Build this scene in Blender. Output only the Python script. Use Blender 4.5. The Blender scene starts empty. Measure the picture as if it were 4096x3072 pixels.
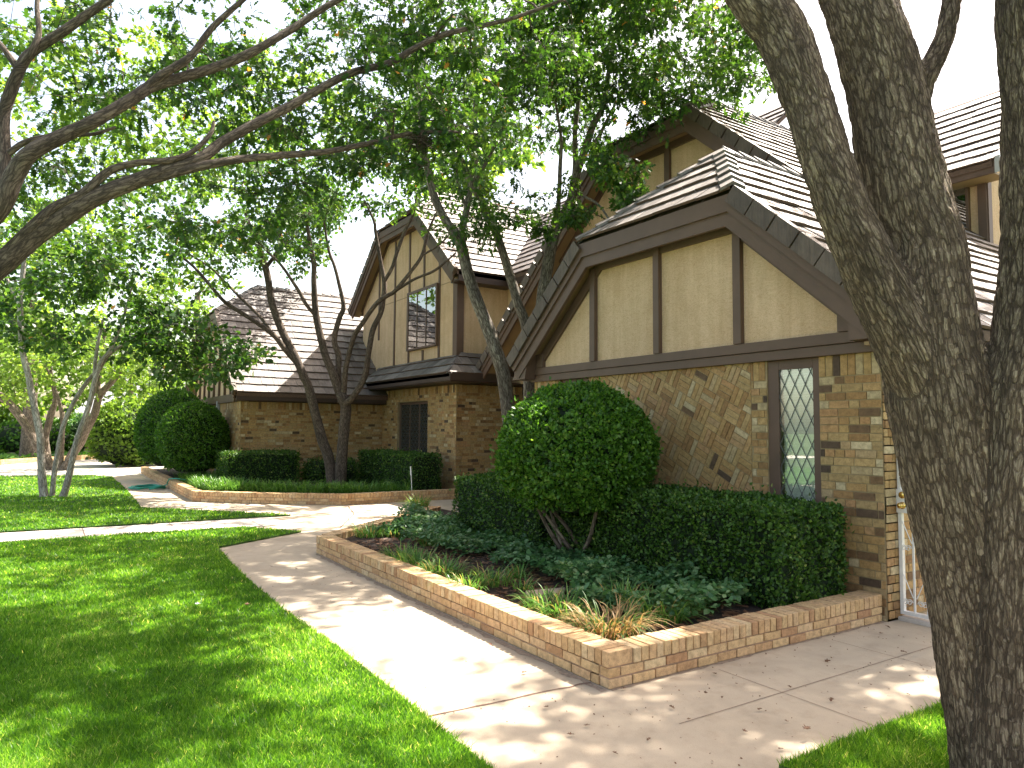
import bpy, math, random
import numpy as np
from mathutils import Vector, Matrix, noise as mnoise
rng = np.random.default_rng(7); random.seed(7)
scene = bpy.context.scene
COL = scene.collection
# ------------------------------------------------------------------ camera
F, PITCH, ROLL, YAW, H = 2862.35, .0634496, .00701359, .57613136, 1.62
_cp, _sp, _cr, _sr = math.cos(PITCH), math.sin(PITCH), math.cos(ROLL), math.sin(ROLL)
_f = np.array([0, _cp, _sp]); _u = np.array([0, -_sp, _cp]); _x = np.array([1., 0, 0])
_R = np.array([[math.sin(YAW), -math.cos(YAW), 0], [math.cos(YAW), math.sin(YAW), 0], [0, 0, 1]])
CX, CU, CF = _R @ (_cr*_x + _sr*_u), _R @ (-_sr*_x + _cr*_u), _R @ _f
CAM = np.array([0, 0, H])
cam = bpy.data.cameras.new('camera'); camo = bpy.data.objects.new('camera', cam); COL.objects.link(camo)
cam.sensor_width = 36.0; cam.lens = F/4096*36; cam.clip_end = 2000; cam.clip_start = .05
camo.matrix_world = Matrix(((CX[0], CU[0], -CF[0], 0), (CX[1], CU[1], -CF[1], 0), (CX[2], CU[2], -CF[2], H), (0, 0, 0, 1)))
scene.camera = camo
# ------------------------------------------------------------------ light
SUN_AZ, SUN_EL = -8.0, 58.5          # azimuth from +Y towards +X, elevation
sx = math.sin(math.radians(SUN_AZ))*math.cos(math.radians(SUN_EL))
sy = math.cos(math.radians(SUN_AZ))*math.cos(math.radians(SUN_EL)); sz = math.sin(math.radians(SUN_EL))
sun = bpy.data.lights.new('sun', 'SUN'); suno = bpy.data.objects.new('sun', sun); COL.objects.link(suno)
sun.energy = 5.0; sun.angle = math.radians(.53); sun.color = (1.0, .93, .82)
suno.rotation_euler = Vector((-sx, -sy, -sz)).to_track_quat('-Z', 'Y').to_euler()
w = bpy.data.worlds.new('World'); scene.world = w; w.use_nodes = True
nt = w.node_tree; sky = nt.nodes.new('ShaderNodeTexSky'); sky.sky_type = 'NISHITA'; sky.sun_disc = False
sky.sun_elevation = math.radians(SUN_EL); sky.sun_rotation = math.radians(SUN_AZ)
sky.air_density = 1.0; sky.dust_density = 3.0
bg = nt.nodes['Background']; bg.inputs[1].default_value = .125
wb = nt.nodes.new('ShaderNodeMix'); wb.data_type = 'RGBA'; wb.blend_type = 'MULTIPLY'; wb.inputs[0].default_value = 1; wb.inputs[7].default_value = (1.17, 1.0, .81, 1)
nt.links.new(sky.outputs[0], wb.inputs[6]); nt.links.new(wb.outputs[2], bg.inputs[0])
vs = scene.view_settings; vs.view_transform = 'Standard'; vs.look = 'None'; vs.exposure = 2.12; vs.gamma = 1
scene.cycles.max_bounces = 8; scene.cycles.transparent_max_bounces = 8
scene.cycles.sample_clamp_indirect = 6.0
try: scene.cycles.use_denoising = True
except Exception: pass

# ------------------------------------------------------------------ helpers
KP = 4096/2212.0
def ray(dx, dy):
    return CX*((dx*KP-2048)/F) - CU*((dy*KP-1536)/F) + CF
def atz(dx, dy, z=0.0):
    r = ray(dx, dy); return CAM + r*((z-H)/r[2])
def atD(dx, dy, D): return CAM + ray(dx, dy)*D
def aty(dx, dy, Y): r = ray(dx, dy); return CAM + r*(Y/r[1])

def tag(o, label=None, cat=None, group=None, kind=None):
    if label: o['label'] = label
    if cat: o['category'] = cat
    if group: o['group'] = group
    if kind: o['kind'] = kind
    return o
def empty(name, label, cat, loc=(0, 0, 0), group=None):
    o = bpy.data.objects.new(name, None); o.empty_display_size = .3; o.location = loc; COL.objects.link(o)
    return tag(o, label, cat, group)
def link(name, me, parent=None):
    o = bpy.data.objects.new(name, me); COL.objects.link(o)
    if parent is not None:
        o.parent = parent
        base = Vector((0, 0, 0)); p = parent
        while p is not None: base += p.location; p = p.parent
        o.location = -base
    return o

class MB:
    """collects polygons; face material index and a random number per face"""
    def __init__(s): s.v = []; s.f = []; s.m = []; s.r = []
    def poly(s, pts, m=0, r=None):
        i = len(s.v); s.v.extend([tuple(p) for p in pts]); s.f.append(tuple(range(i, i+len(pts)))); s.m.append(m)
        s.r.append(random.random() if r is None else r)
    def box(s, a, b, m=0, r=None):
        x0, y0, z0 = a; x1, y1, z1 = b; r = random.random() if r is None else r
        i = len(s.v)
        s.v.extend([(x0,y0,z0),(x1,y0,z0),(x1,y1,z0),(x0,y1,z0),(x0,y0,z1),(x1,y0,z1),(x1,y1,z1),(x0,y1,z1)])
        for q in ((3,2,1,0),(4,5,6,7),(0,1,5,4),(1,2,6,5),(2,3,7,6),(3,0,4,7)):
            s.f.append(tuple(i+k for k in q)); s.m.append(m); s.r.append(r)
    def prism(s, bot, top, m=0, r=None):
        """solid between two matching polygons"""
        n = len(bot); i = len(s.v); r = random.random() if r is None else r
        s.v.extend([tuple(p) for p in bot]); s.v.extend([tuple(p) for p in top])
        s.f.append(tuple(i+n-1-k for k in range(n))); s.f.append(tuple(i+n+k for k in range(n)))
        for k in range(n):
            l = (k+1) % n; s.f.append((i+k, i+l, i+n+l, i+n+k))
        s.m.extend([m]*(n+2)); s.r.extend([r]*(n+2))
    def beam(s, p, q, w, h, up=(0,0,1), m=0, r=None):
        p = np.array(p, float); q = np.array(q, float); d = (q-p)/np.linalg.norm(q-p)
        up = np.array(up, float); a = np.cross(d, up); a /= np.linalg.norm(a); b = np.cross(a, d)
        c = [(-1,-1),(1,-1),(1,1),(-1,1)]
        s.prism([p+a*w/2*x+b*h/2*y for x, y in c], [q+a*w/2*x+b*h/2*y for x, y in c], m, r)
    def build(s, name, mats, parent=None, smooth=False, bevel=0):
        me = bpy.data.meshes.new(name); me.from_pydata(s.v, [], s.f)
        for mt in (mats if isinstance(mats, (list, tuple)) else [mats]): me.materials.append(mt)
        me.polygons.foreach_set('material_index', s.m)
        at = me.attributes.new('rnd', 'FLOAT', 'FACE'); at.data.foreach_set('value', np.array(s.r, dtype=np.float32))
        if smooth: me.polygons.foreach_set('use_smooth', [True]*len(s.f))
        me.update()
        # consistent normals
        import bmesh
        bm = bmesh.new(); bm.from_mesh(me); bmesh.ops.recalc_face_normals(bm, faces=bm.faces[:]); bm.to_mesh(me); bm.free()
        o = link(name, me, parent)
        if bevel:
            md = o.modifiers.new('bevel', 'BEVEL'); md.width = bevel; md.segments = 2; md.limit_method = 'ANGLE'; md.angle_limit = math.radians(40)
        return o

def fastmesh(name, verts, faces, mat, parent=None, rnd=None, smooth=False, vec=None):
    """verts (N,3), faces (M,k) arrays -> object"""
    verts = np.ascontiguousarray(verts, dtype=np.float32); faces = np.ascontiguousarray(faces, dtype=np.int32)
    M, k = faces.shape
    me = bpy.data.meshes.new(name)
    me.vertices.add(len(verts)); me.vertices.foreach_set('co', verts.ravel())
    me.loops.add(M*k); me.loops.foreach_set('vertex_index', faces.ravel())
    me.polygons.add(M); me.polygons.foreach_set('loop_start', np.arange(0, M*k, k, dtype=np.int32))
    try: me.polygons.foreach_set('loop_total', np.full(M, k, dtype=np.int32))
    except Exception: pass
    for mt in (mat if isinstance(mat, (list, tuple)) else [mat]): me.materials.append(mt)
    if smooth: me.polygons.foreach_set('use_smooth', np.ones(M, dtype=bool))
    me.update(calc_edges=True)
    if rnd is not None:
        at = me.attributes.new('rnd', 'FLOAT', 'FACE'); at.data.foreach_set('value', np.asarray(rnd, dtype=np.float32))
    if vec is not None:
        at = me.attributes.new('bark', 'FLOAT_VECTOR', 'POINT'); at.data.foreach_set('vector', np.asarray(vec, dtype=np.float32).ravel())
    return link(name, me, parent)

def clip(poly, a, b, c):
    """keep a*x+b*y<=c of a 2d polygon"""
    out = []; n = len(poly)
    for i in range(n):
        p, q = poly[i], poly[(i+1) % n]
        dp, dq = a*p[0]+b*p[1]-c, a*q[0]+b*q[1]-c
        if dp <= 0: out.append(p)
        if (dp < 0 and dq > 0) or (dp > 0 and dq < 0):
            t = dp/(dp-dq); out.append((p[0]+t*(q[0]-p[0]), p[1]+t*(q[1]-p[1])))
    return out
def clip_convex(poly, reg):
    """clip polygon by a convex counter-clockwise region"""
    n = len(reg)
    for i in range(n):
        p, q = reg[i], reg[(i+1) % n]
        dx, dy = q[0]-p[0], q[1]-p[1]
        poly = clip(poly, dy, -dx, dy*p[0]-dx*p[1])
        if len(poly) < 3: return []
    return poly

# ------------------------------------------------------------------ materials
def newmat(name):
    m = bpy.data.materials.new(name); m.use_nodes = True; n = m.node_tree
    return m, n, n.nodes['Principled BSDF']
def N(n, t, **kw):
    x = n.nodes.new(t)
    for k, v in kw.items(): setattr(x, k, v)
    return x
def ramp(n, stops, interp='LINEAR'):
    r = n.nodes.new('ShaderNodeValToRGB'); e = r.color_ramp.elements; r.color_ramp.interpolation = interp
    while len(e) < len(stops): e.new(.5)
    for el, (p, c) in zip(e, stops): el.position = p; el.color = (*c, 1)
    return r
def noise(n, scale, detail=4, rough=.6, vec=None, dist=0):
    t = N(n, 'ShaderNodeTexNoise'); t.inputs['Scale'].default_value = scale; t.inputs['Detail'].default_value = detail
    t.inputs['Roughness'].default_value = rough; t.inputs['Distortion'].default_value = dist
    if vec is not None: n.links.new(vec, t.inputs['Vector'])
    return t
def objco(n): return N(n, 'ShaderNodeTexCoord').outputs['Object']
def mix(n, fac, a, b, mode='MIX'):
    x = N(n, 'ShaderNodeMix', data_type='RGBA', blend_type=mode)
    for s, v in ((0, fac), (6, a), (7, b)):
        if hasattr(v, 'is_output'): n.links.new(v, x.inputs[s])
        else: x.inputs[s].default_value = v if s == 0 else (*v, 1)
    return x.outputs[2]
def bump(n, bs, h, strength=.4, dist=.01):
    b = N(n, 'ShaderNodeBump'); b.inputs['Strength'].default_value = strength; b.inputs['Distance'].default_value = dist
    n.links.new(h, b.inputs['Height']); n.links.new(b.outputs[0], bs.inputs['Normal']); return b
def attr(n, name): return N(n, 'ShaderNodeAttribute', attribute_name=name)
def scaled(n, vec, s):
    m = N(n, 'ShaderNodeMapping'); m.inputs['Scale'].default_value = s; n.links.new(vec, m.inputs['Vector']); return m.outputs[0]

def mat_brick(name, stops, rough=.85):
    m, n, b = newmat(name); r = ramp(n, stops); n.links.new(attr(n, 'rnd').outputs['Fac'], r.inputs[0])
    co = objco(n); t = noise(n, 22, 5, .65, co); t2 = noise(n, 140, 2, .6, co)
    c1 = ramp(n, [(.25, (.55, .52, .5)), (.6, (1.1, 1.1, 1.1))]); n.links.new(t.outputs['Fac'], c1.inputs[0])
    c = mix(n, 1, r.outputs[0], c1.outputs[0], 'MULTIPLY')
    sp = ramp(n, [(.3, (.45, .42, .4)), (.42, (1, 1, 1))]); n.links.new(t2.outputs['Fac'], sp.inputs[0])
    c = mix(n, .8, c, sp.outputs[0], 'MULTIPLY')
    n.links.new(c, b.inputs['Base Color']); b.inputs['Roughness'].default_value = rough
    bump(n, b, t2.outputs['Fac'], .5, .004); return m
BRICK = mat_brick('house_brick', [(0, (.08,.052,.034)), (.03, (.13,.08,.045)), (.07, (.26,.145,.06)), (.22, (.37,.215,.085)), (.4, (.44,.285,.115)),
                                  (.56, (.37,.255,.115)), (.7, (.48,.32,.14)), (.82, (.43,.24,.105)), (.92, (.43,.33,.18)), (1, (.62,.5,.31))])
PBRICK = mat_brick('planter_brick', [(0, (.4,.22,.11)), (.2, (.5,.32,.155)), (.5, (.57,.39,.2)), (.8, (.54,.34,.18)), (1, (.6,.45,.26))])
def mat_simple(name, col, rough=.7, var=.25, scale=8, bscale=60, bstr=.25, bdist=.004):
    m, n, b = newmat(name); co = objco(n); t = noise(n, scale, 5, .6, co); t2 = noise(n, bscale, 3, .6, co)
    lo = tuple(c*(1-var) for c in col); hi = tuple(min(1, c*(1+var)) for c in col)
    r = ramp(n, [(.3, lo), (.7, hi)]); n.links.new(t.outputs['Fac'], r.inputs[0])
    n.links.new(r.outputs[0], b.inputs['Base Color']); b.inputs['Roughness'].default_value = rough
    bump(n, b, t2.outputs['Fac'], bstr, bdist); return m
MORTAR = mat_simple('mortar', (.31,.235,.13), .95)
PMORTAR = mat_simple('planter_mortar', (.36,.24,.17), .95)
TIMBER = mat_simple('brown_timber_paint', (.115,.068,.046), .55, .14, 3, 90, .2, .003)
TIMBERD = mat_simple('dark_fascia_paint', (.05,.03,.022), .5, .15, 3, 90, .2, .003)
SOFFIT = mat_simple('soffit_paint', (.3,.2,.1), .6, .12, 3, 60, .2, .003)
DARKIN = mat_simple('dark_interior', (.02,.02,.02), .9)  # near-black colour stands in for the lack of light indoors
WHITEMETAL = mat_simple('white_gate_paint', (.72,.7,.67), .4, .1, 20, 80, .15, .001)
GREYMETAL = mat_simple('grey_metal', (.42,.42,.42), .35, .08, 20, 80, .1, .001)
m, n, b = newmat('brass'); b.inputs['Base Color'].default_value = (.72,.5,.16,1); b.inputs['Metallic'].default_value = 1; b.inputs['Roughness'].default_value = .22; BRASS = m
# stucco with trowel swirls
m, n, b = newmat('tan_stucco'); co = objco(n)
t = noise(n, 1.6, 6, .6, co, 1.2); t2 = noise(n, 9, 6, .7, scaled(n, co, (1, 1, 2.6)), 2.2)
r = ramp(n, [(.3, (.61,.43,.27)), (.7, (.7,.51,.335))]); n.links.new(t.outputs['Fac'], r.inputs[0])
v = N(n, 'ShaderNodeMath', operation='SUBTRACT'); v.inputs[1].default_value = .5; n.links.new(t2.outputs['Fac'], v.inputs[0])
v2 = N(n, 'ShaderNodeMath', operation='ABSOLUTE'); n.links.new(v.outputs[0], v2.inputs[0])
vr = ramp(n, [(0, (.6,.48,.34)), (.02, (1,1,1))]); n.links.new(v2.outputs[0], vr.inputs[0])
st = noise(n, 3.2, 5, .7, scaled(n, co, (2.2, 2.2, .22))); sr = ramp(n, [(.36, (.86,.82,.76)), (.6, (1.03,1.03,1.03))]); n.links.new(st.outputs['Fac'], sr.inputs[0])
n.links.new(mix(n, .8, mix(n, 1, r.outputs[0], vr.outputs[0], 'MULTIPLY'), sr.outputs[0], 'MULTIPLY'), b.inputs['Base Color']); b.inputs['Roughness'].default_value = .9
bump(n, b, t2.outputs['Fac'], .5, .02); STUCCO = m
# roof tile
def mat_tile(name, stops):
    m, n, b = newmat(name); r = ramp(n, stops); n.links.new(attr(n, 'rnd').outputs['Fac'], r.inputs[0])
    co = objco(n); t = noise(n, 5, 6, .7, co)
    gn = N(n, 'ShaderNodeNewGeometry'); sp = N(n, 'ShaderNodeSeparateXYZ'); n.links.new(gn.outputs['True Normal'], sp.inputs[0])
    ax = N(n, 'ShaderNodeMath', operation='ABSOLUTE'); ay = N(n, 'ShaderNodeMath', operation='ABSOLUTE'); n.links.new(sp.outputs[0], ax.inputs[0]); n.links.new(sp.outputs[1], ay.inputs[0])
    gt = N(n, 'ShaderNodeMath', operation='GREATER_THAN'); n.links.new(ax.outputs[0], gt.inputs[0]); n.links.new(ay.outputs[0], gt.inputs[1])
    gv = mix(n, gt.outputs[0], scaled(n, co, (38, 3, 3)), scaled(n, co, (3, 38, 3))); t2 = noise(n, 1.0, 5, .7, gv)
    c1 = ramp(n, [(.28, (.6,.58,.56)), (.66, (1.12,1.1,1.1))]); n.links.new(t.outputs['Fac'], c1.inputs[0])
    c2 = ramp(n, [(.35, (.72,.7,.68)), (.6, (1.06,1.06,1.06))]); n.links.new(t2.outputs['Fac'], c2.inputs[0])
    n.links.new(mix(n, 1, mix(n, 1, r.outputs[0], c1.outputs[0], 'MULTIPLY'), c2.outputs[0], 'MULTIPLY'), b.inputs['Base Color']); b.inputs['Roughness'].default_value = .55
    bump(n, b, t2.outputs['Fac'], .7, .02); return m
TILE = mat_tile('roof_tile', [(0, (.085,.073,.066)), (.3, (.14,.122,.112)), (.75, (.195,.172,.16)), (1, (.27,.243,.228))])
TILEBUTT = mat_simple('roof_tile_edge', (.12,.075,.055), .95, .3, 30, 80, .6, .01)
RAKETILE = mat_tile('rake_tile', [(0, (.1,.072,.054)), (1, (.15,.112,.086))])
# concrete
def mat_conc(name, base):
    m, n, b = newmat(name); co = objco(n)
    t = noise(n, .9, 8, .62, co, .4); t2 = noise(n, 160, 3, .7, co); t3 = noise(n, 5, 6, .7, co)
    r = ramp(n, [(.3, tuple(c*.74 for c in base)), (.55, base), (.75, tuple(c*1.08 for c in base))]); n.links.new(t.outputs['Fac'], r.inputs[0])
    s = ramp(n, [(.3, (.8,.77,.74)), (.5, (1,1,1))]); n.links.new(t3.outputs['Fac'], s.inputs[0])
    c = mix(n, .7, r.outputs[0], s.outputs[0], 'MULTIPLY')
    s2 = ramp(n, [(.3, (.75,.72,.7)), (.5, (1,1,1))]); n.links.new(t2.outputs['Fac'], s2.inputs[0])
    n.links.new(mix(n, .6, c, s2.outputs[0], 'MULTIPLY'), b.inputs['Base Color']); b.inputs['Roughness'].default_value = .9
    bump(n, b, t2.outputs['Fac'], .3, .003); return m
CONC = mat_conc('tan_concrete', (.47,.385,.285)); CONC2 = mat_conc('pale_concrete', (.56,.5,.44))
JOINT = mat_simple('joint_dirt', (.15,.09,.065), .95, .4, 40)
SOIL = mat_simple('lawn_soil', (.04,.095,.01), 1, .5, 14, 60, .8, .03)
EARTH = mat_simple('ground_earth', (.06,.085,.03), 1, .4, .6, 20, .8, .05)
MULCH = mat_simple('mulch', (.045,.028,.02), 1, .5, 60, 90, .8, .03)
ROCK = mat_simple('rock', (.4,.3,.21), .9, .3, 4, 30, .7, .03)
NEIGH = mat_simple('neighbour_wall', (.52,.42,.26), .9); NROOF = mat_simple('neighbour_shingles', (.3,.3,.31), .8, .3, 14)
HOSE = mat_simple('teal_hose', (.02,.3,.22), .4, .15, 30)

def mat_leaf(name, stops, trans, tmix=.45, rough=.45):
    m, n, b = newmat(name); r = ramp(n, stops); n.links.new(attr(n, 'rnd').outputs['Fac'], r.inputs[0])
    n.links.new(r.outputs[0], b.inputs['Base Color']); b.inputs['Roughness'].default_value = rough; b.inputs['Specular IOR Level'].default_value = .35
    tr = N(n, 'ShaderNodeBsdfTranslucent'); n.links.new(mix(n, 1, r.outputs[0], trans, 'MULTIPLY'), tr.inputs[0])
    x = N(n, 'ShaderNodeMixShader'); x.inputs[0].default_value = tmix
    n.links.new(b.outputs[0], x.inputs[1]); n.links.new(tr.outputs[0], x.inputs[2])
    n.links.new(x.outputs[0], n.nodes['Material Output'].inputs[0]); return m
LEAF = mat_leaf('oak_leaf', [(0, (.015,.046,.009)), (.4, (.028,.078,.014)), (.8, (.052,.12,.021)), (.97, (.1,.18,.028)), (.985, (.34,.13,.03)), (1, (.4,.2,.05))], (2.7, 2.4, 1.1), .38)
LEAFY = mat_leaf('sunny_leaf', [(0, (.06,.12,.02)), (.5, (.1,.185,.03)), (1, (.17,.26,.045))], (2.4, 2.2, 1.2), .5)  # sunshine on the distant foliage is put into this brighter colour
BOX = mat_leaf('boxwood_leaf', [(0, (.016,.05,.007)), (.4, (.05,.135,.013)), (.8, (.1,.22,.024)), (1, (.18,.29,.05))], (2.2, 2.2, 1.2), .28, .45)
HEDGEL = mat_leaf('hedge_leaf', [(0, (.011,.033,.005)), (.45, (.036,.095,.011)), (.85, (.09,.18,.022)), (1, (.28,.32,.09))], (2.2, 2.2, 1.2), .2, .5)
VINCA = mat_leaf('ground_cover_leaf', [(0, (.03,.085,.03)), (.6, (.08,.18,.065)), (1, (.23,.32,.15))], (2, 2.1, 1.2), .25, .4)
GRASS = mat_leaf('grass_blade', [(0, (.02,.075,.006)), (.4, (.06,.165,.013)), (.8, (.15,.3,.038)), (1, (.4,.44,.19))], (2.8, 2.4, 1.2), .58, .4)
LIRI = mat_leaf('liriope_blade', [(0, (.05,.13,.022)), (.55, (.1,.22,.04)), (.8, (.17,.29,.07)), (.9, (.32,.22,.09)), (1, (.42,.28,.13))], (1.8, 1.8, 1.0), .35, .35)
LIRIDRY = mat_leaf('dry_blade', [(0, (.06,.14,.03)), (.4, (.12,.2,.05)), (.5, (.36,.22,.1)), (1, (.45,.29,.14))], (1.6, 1.5, 1.0), .3, .5)
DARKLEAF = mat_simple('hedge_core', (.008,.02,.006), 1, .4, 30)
DEADLEAF = mat_leaf('dead_leaf', [(0, (.1,.045,.025)), (1, (.25,.13,.07))], (1.3, 1.2, 1), .2, .6)
def mat_bark(name, lo, mid, hi, sc=1.0, st=.9, dist=.02):
    m, n, b = newmat(name); vec = attr(n, 'bark').outputs['Vector']
    wob = noise(n, 20*sc, 4, .7, vec); wv = mix(n, .045, vec, wob.outputs['Color'])
    v = N(n, 'ShaderNodeTexVoronoi', feature='DISTANCE_TO_EDGE'); v.inputs['Scale'].default_value = 44*sc; n.links.new(wv, v.inputs['Vector'])
    v2 = N(n, 'ShaderNodeTexVoronoi', feature='DISTANCE_TO_EDGE'); v2.inputs['Scale'].default_value = 105*sc; n.links.new(wv, v2.inputs['Vector'])
    vc = N(n, 'ShaderNodeTexVoronoi', feature='F1'); vc.inputs['Scale'].default_value = 44*sc; n.links.new(wv, vc.inputs['Vector'])
    t = noise(n, 90*sc, 6, .8, vec); t2 = noise(n, 5*sc, 7, .7, vec)
    e = ramp(n, [(.01, (0, 0, 0)), (.2, (1, 1, 1))]); n.links.new(v.outputs['Distance'], e.inputs[0])
    e2 = ramp(n, [(0, (.35, .35, .35)), (.16, (1, 1, 1))]); n.links.new(v2.outputs['Distance'], e2.inputs[0])
    h = mix(n, .45, mix(n, .8, e.outputs[0], e2.outputs[0], 'MULTIPLY'), t.outputs['Fac'])
    c = ramp(n, [(.12, lo), (.45, mid), (.82, hi)]); n.links.new(h, c.inputs[0])
    pc = N(n, 'ShaderNodeSeparateColor'); n.links.new(vc.outputs['Color'], pc.inputs[0]); pr = ramp(n, [(0, (.62,.6,.58)), (.75, (1.02,1,.98)), (1, (1.4,1.42,1.4))]); n.links.new(pc.outputs[0], pr.inputs[0])
    sh = ramp(n, [(.34, (.48,.45,.42)), (.52, (1,1,1)), (.7, (1.28,1.3,1.28))]); n.links.new(t2.outputs['Fac'], sh.inputs[0])
    col = mix(n, .7, c.outputs[0], pr.outputs[0], 'MULTIPLY')
    n.links.new(mix(n, .9, col, sh.outputs[0], 'MULTIPLY'), b.inputs['Base Color']); b.inputs['Roughness'].default_value = .95
    bump(n, b, h, st, dist); return m
BARK = mat_bark('oak_bark', (.034,.021,.013), (.2,.138,.092), (.45,.35,.25), 1.0, 1.0, .03)
BARK2 = mat_bark('smooth_bark', (.05,.037,.027), (.15,.115,.088), (.27,.22,.175), .7, .5, .01)
BARKB = mat_bark('dark_bark', (.03,.022,.018), (.1,.074,.056), (.19,.148,.115), 1, .6, .012)
BARKSUN = mat_bark('sunlit_bark', (.1,.085,.07), (.36,.33,.29), (.5,.47,.43), .8, .4, .008)  # sunlight on the slender stems is put into this pale colour
BARKP = mat_bark('pale_bark', (.04,.03,.024), (.15,.125,.1), (.3,.27,.23), .8, .5, .01)
def mat_glass(name, refl, base):
    m, n, b = newmat(name); g = N(n, 'ShaderNodeBsdfGlossy'); g.inputs['Roughness'].default_value = .015; g.inputs[0].default_value = (.92,.95,.95,1)
    tr = N(n, 'ShaderNodeBsdfTransparent'); tr.inputs[0].default_value = base
    fr = N(n, 'ShaderNodeFresnel'); fr.inputs[0].default_value = 1.5
    ad = N(n, 'ShaderNodeMath', operation='ADD', use_clamp=True); ad.inputs[1].default_value = refl; n.links.new(fr.outputs[0], ad.inputs[0])
    x = N(n, 'ShaderNodeMixShader'); n.links.new(ad.outputs[0], x.inputs[0]); n.links.new(tr.outputs[0], x.inputs[1]); n.links.new(g.outputs[0], x.inputs[2])
    n.links.new(x.outputs[0], n.nodes['Material Output'].inputs[0]); return m
GLASS = mat_glass('window_glass', .1, (.95,.98,.95,1)); GLASSU = mat_glass('upper_window_glass', .3, (.6,.62,.62,1))
BLIND = mat_simple('blind_slat', (.86,.87,.8), .6, .06, 10)
CURTAIN = mat_simple('grey_curtain', (.7,.73,.72), .8, .15, 6)
LEAD = mat_simple('lead_came', (.09,.09,.085), .5, .1)

# ================================================================== GROUND
g = MB(); g.poly([(-400,-400,-.03),(400,-400,-.03),(400,400,-.03),(-400,400,-.03)])
tag(g.build('ground', EARTH), kind='structure')
def sheet(name, polys, z, mat, thick=0):
    b = MB()
    for p in polys:
        if thick: b.prism([(x, y, z-thick) for x, y in p], [(x, y, z) for x, y in p])
        else: b.poly([(x, y, z) for x, y in p])
    return b
conc = sheet('walkway', [[(-27.2,1.6),(12,1.6),(12,3.2),(-2.2,3.2),(-2.2,9.5),(-3.3,9.5),(-3.3,9.0),(-16,9.0),(-27.2,3.6)]], 0, CONC)
def strip(b, p, q, wd, z, m=0):
    p = np.array(p, float); q = np.array(q, float); d = (q-p)/np.linalg.norm(q-p); a = np.array([-d[1], d[0]])*wd/2
    b.poly([(*(p-a), z), (*(q-a), z), (*(q+a), z), (*(p+a), z)], m)
def wiggle(b, p, q, wd, z, m, amp=.012, n=14):
    p = np.array(p, float); q = np.array(q, float); pts = [p+(q-p)*i/n+rng.normal(0, amp, 2) for i in range(n+1)]
    for i in range(n): strip(b, pts[i], pts[i+1], wd*rng.uniform(.6, 1.2), z+.0002*i/n, m)
wiggle(conc, (-3.73,1.85), (-3.66,3.0), .018, .003, 1, .006)
wiggle(conc, atz(752,1094)[:2], atz(765,1110)[:2], .03, .003, 1, .01, 6); wiggle(conc, atz(765,1110)[:2], atz(735,1140)[:2], .025, .003, 1, .015, 10)
for p, q in (((-6.6,1.85),(-6.6,3.0)), ((-9.5,1.9),(-9.5,3.0)), ((-3.4,3.9),(-2.27,3.9)), ((-3.4,5.2),(-2.27,5.2)), ((-2.9,3.0),(-2.9,6.2)), ((-18,1.8),(-18,2.9)), ((-21,1.8),(-21,2.9))):
    strip(conc, p, q, .0045, .003, 1)
def dirt(p, q, w0, w1, n):
    p = np.array(p, float); q = np.array(q, float); d = (q-p)/np.linalg.norm(q-p); nn_ = np.array([d[1], -d[0]]); ws = rng.uniform(w0, w1, n+1)
    for i in range(n):
        a_, c_ = p+(q-p)*i/n, p+(q-p)*(i+1)/n
        conc.poly([(*a_, .002), (*(a_+nn_*ws[i]), .002), (*(c_+nn_*ws[i+1]), .002), (*c_, .002)], 2)
dirt((-9.2, 3.0), (-3.5, 3.0), .02, .075, 70); dirt((-3.5, 3.02), (-3.5, 6.05), .008, .035, 40)
tag(conc.build('walkway', [CONC, JOINT, mat_simple('walk_dirt', (.27,.2,.145), .95, .4, 30)]), kind='structure')
pth = sheet('path', [[(-13.35,-14),(-12.2,-14),(-12.2,3.5),(-13.35,3.5)]], .006, CONC2)
for y in np.arange(-13.2, 3.3, 1.25): strip(pth, (-13.35, y), (-12.2, y), .012, .009, 1)
tag(pth.build('path', [CONC2, JOINT]), kind='structure')
drv = sheet('driveway', [[(-60,-30),(-27.0,-30),(-27.0,5.2),(-60,5.2)]], .003, CONC2)
tag(drv.build('driveway', [CONC2]), kind='structure')

LAWN_A = [(-12.18,-16),(14,-16),(14,1.8),(-3.0,1.83),(-5.0,1.86),(-6.6,1.82),(-8.6,1.88),(-10.28,1.99),(-11.2,3.39),(-11.9,2.9),(-12.18,2.75)]
LAWN_B = [(-13.4,-16),(-13.4,3.85),(-16.1,1.66),(-20.6,1.8),(-26.4,1.84),(-27.5,1.2),(-27.9,-.2),(-28.3,-2),(-28.6,-16)]
LAWN_C = [(-2.27,3.02),(14,3.02),(14,9),(-1.6,9),(-2.2,6.3),(-2.24,4.6)]
for nm, P in (('lawn', LAWN_A), ('lawn', LAWN_B), ('lawn', LAWN_C)):
    b = sheet(nm, [P], .022, SOIL, .04); tag(b.build('lawn', SOIL), kind='structure')

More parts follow.
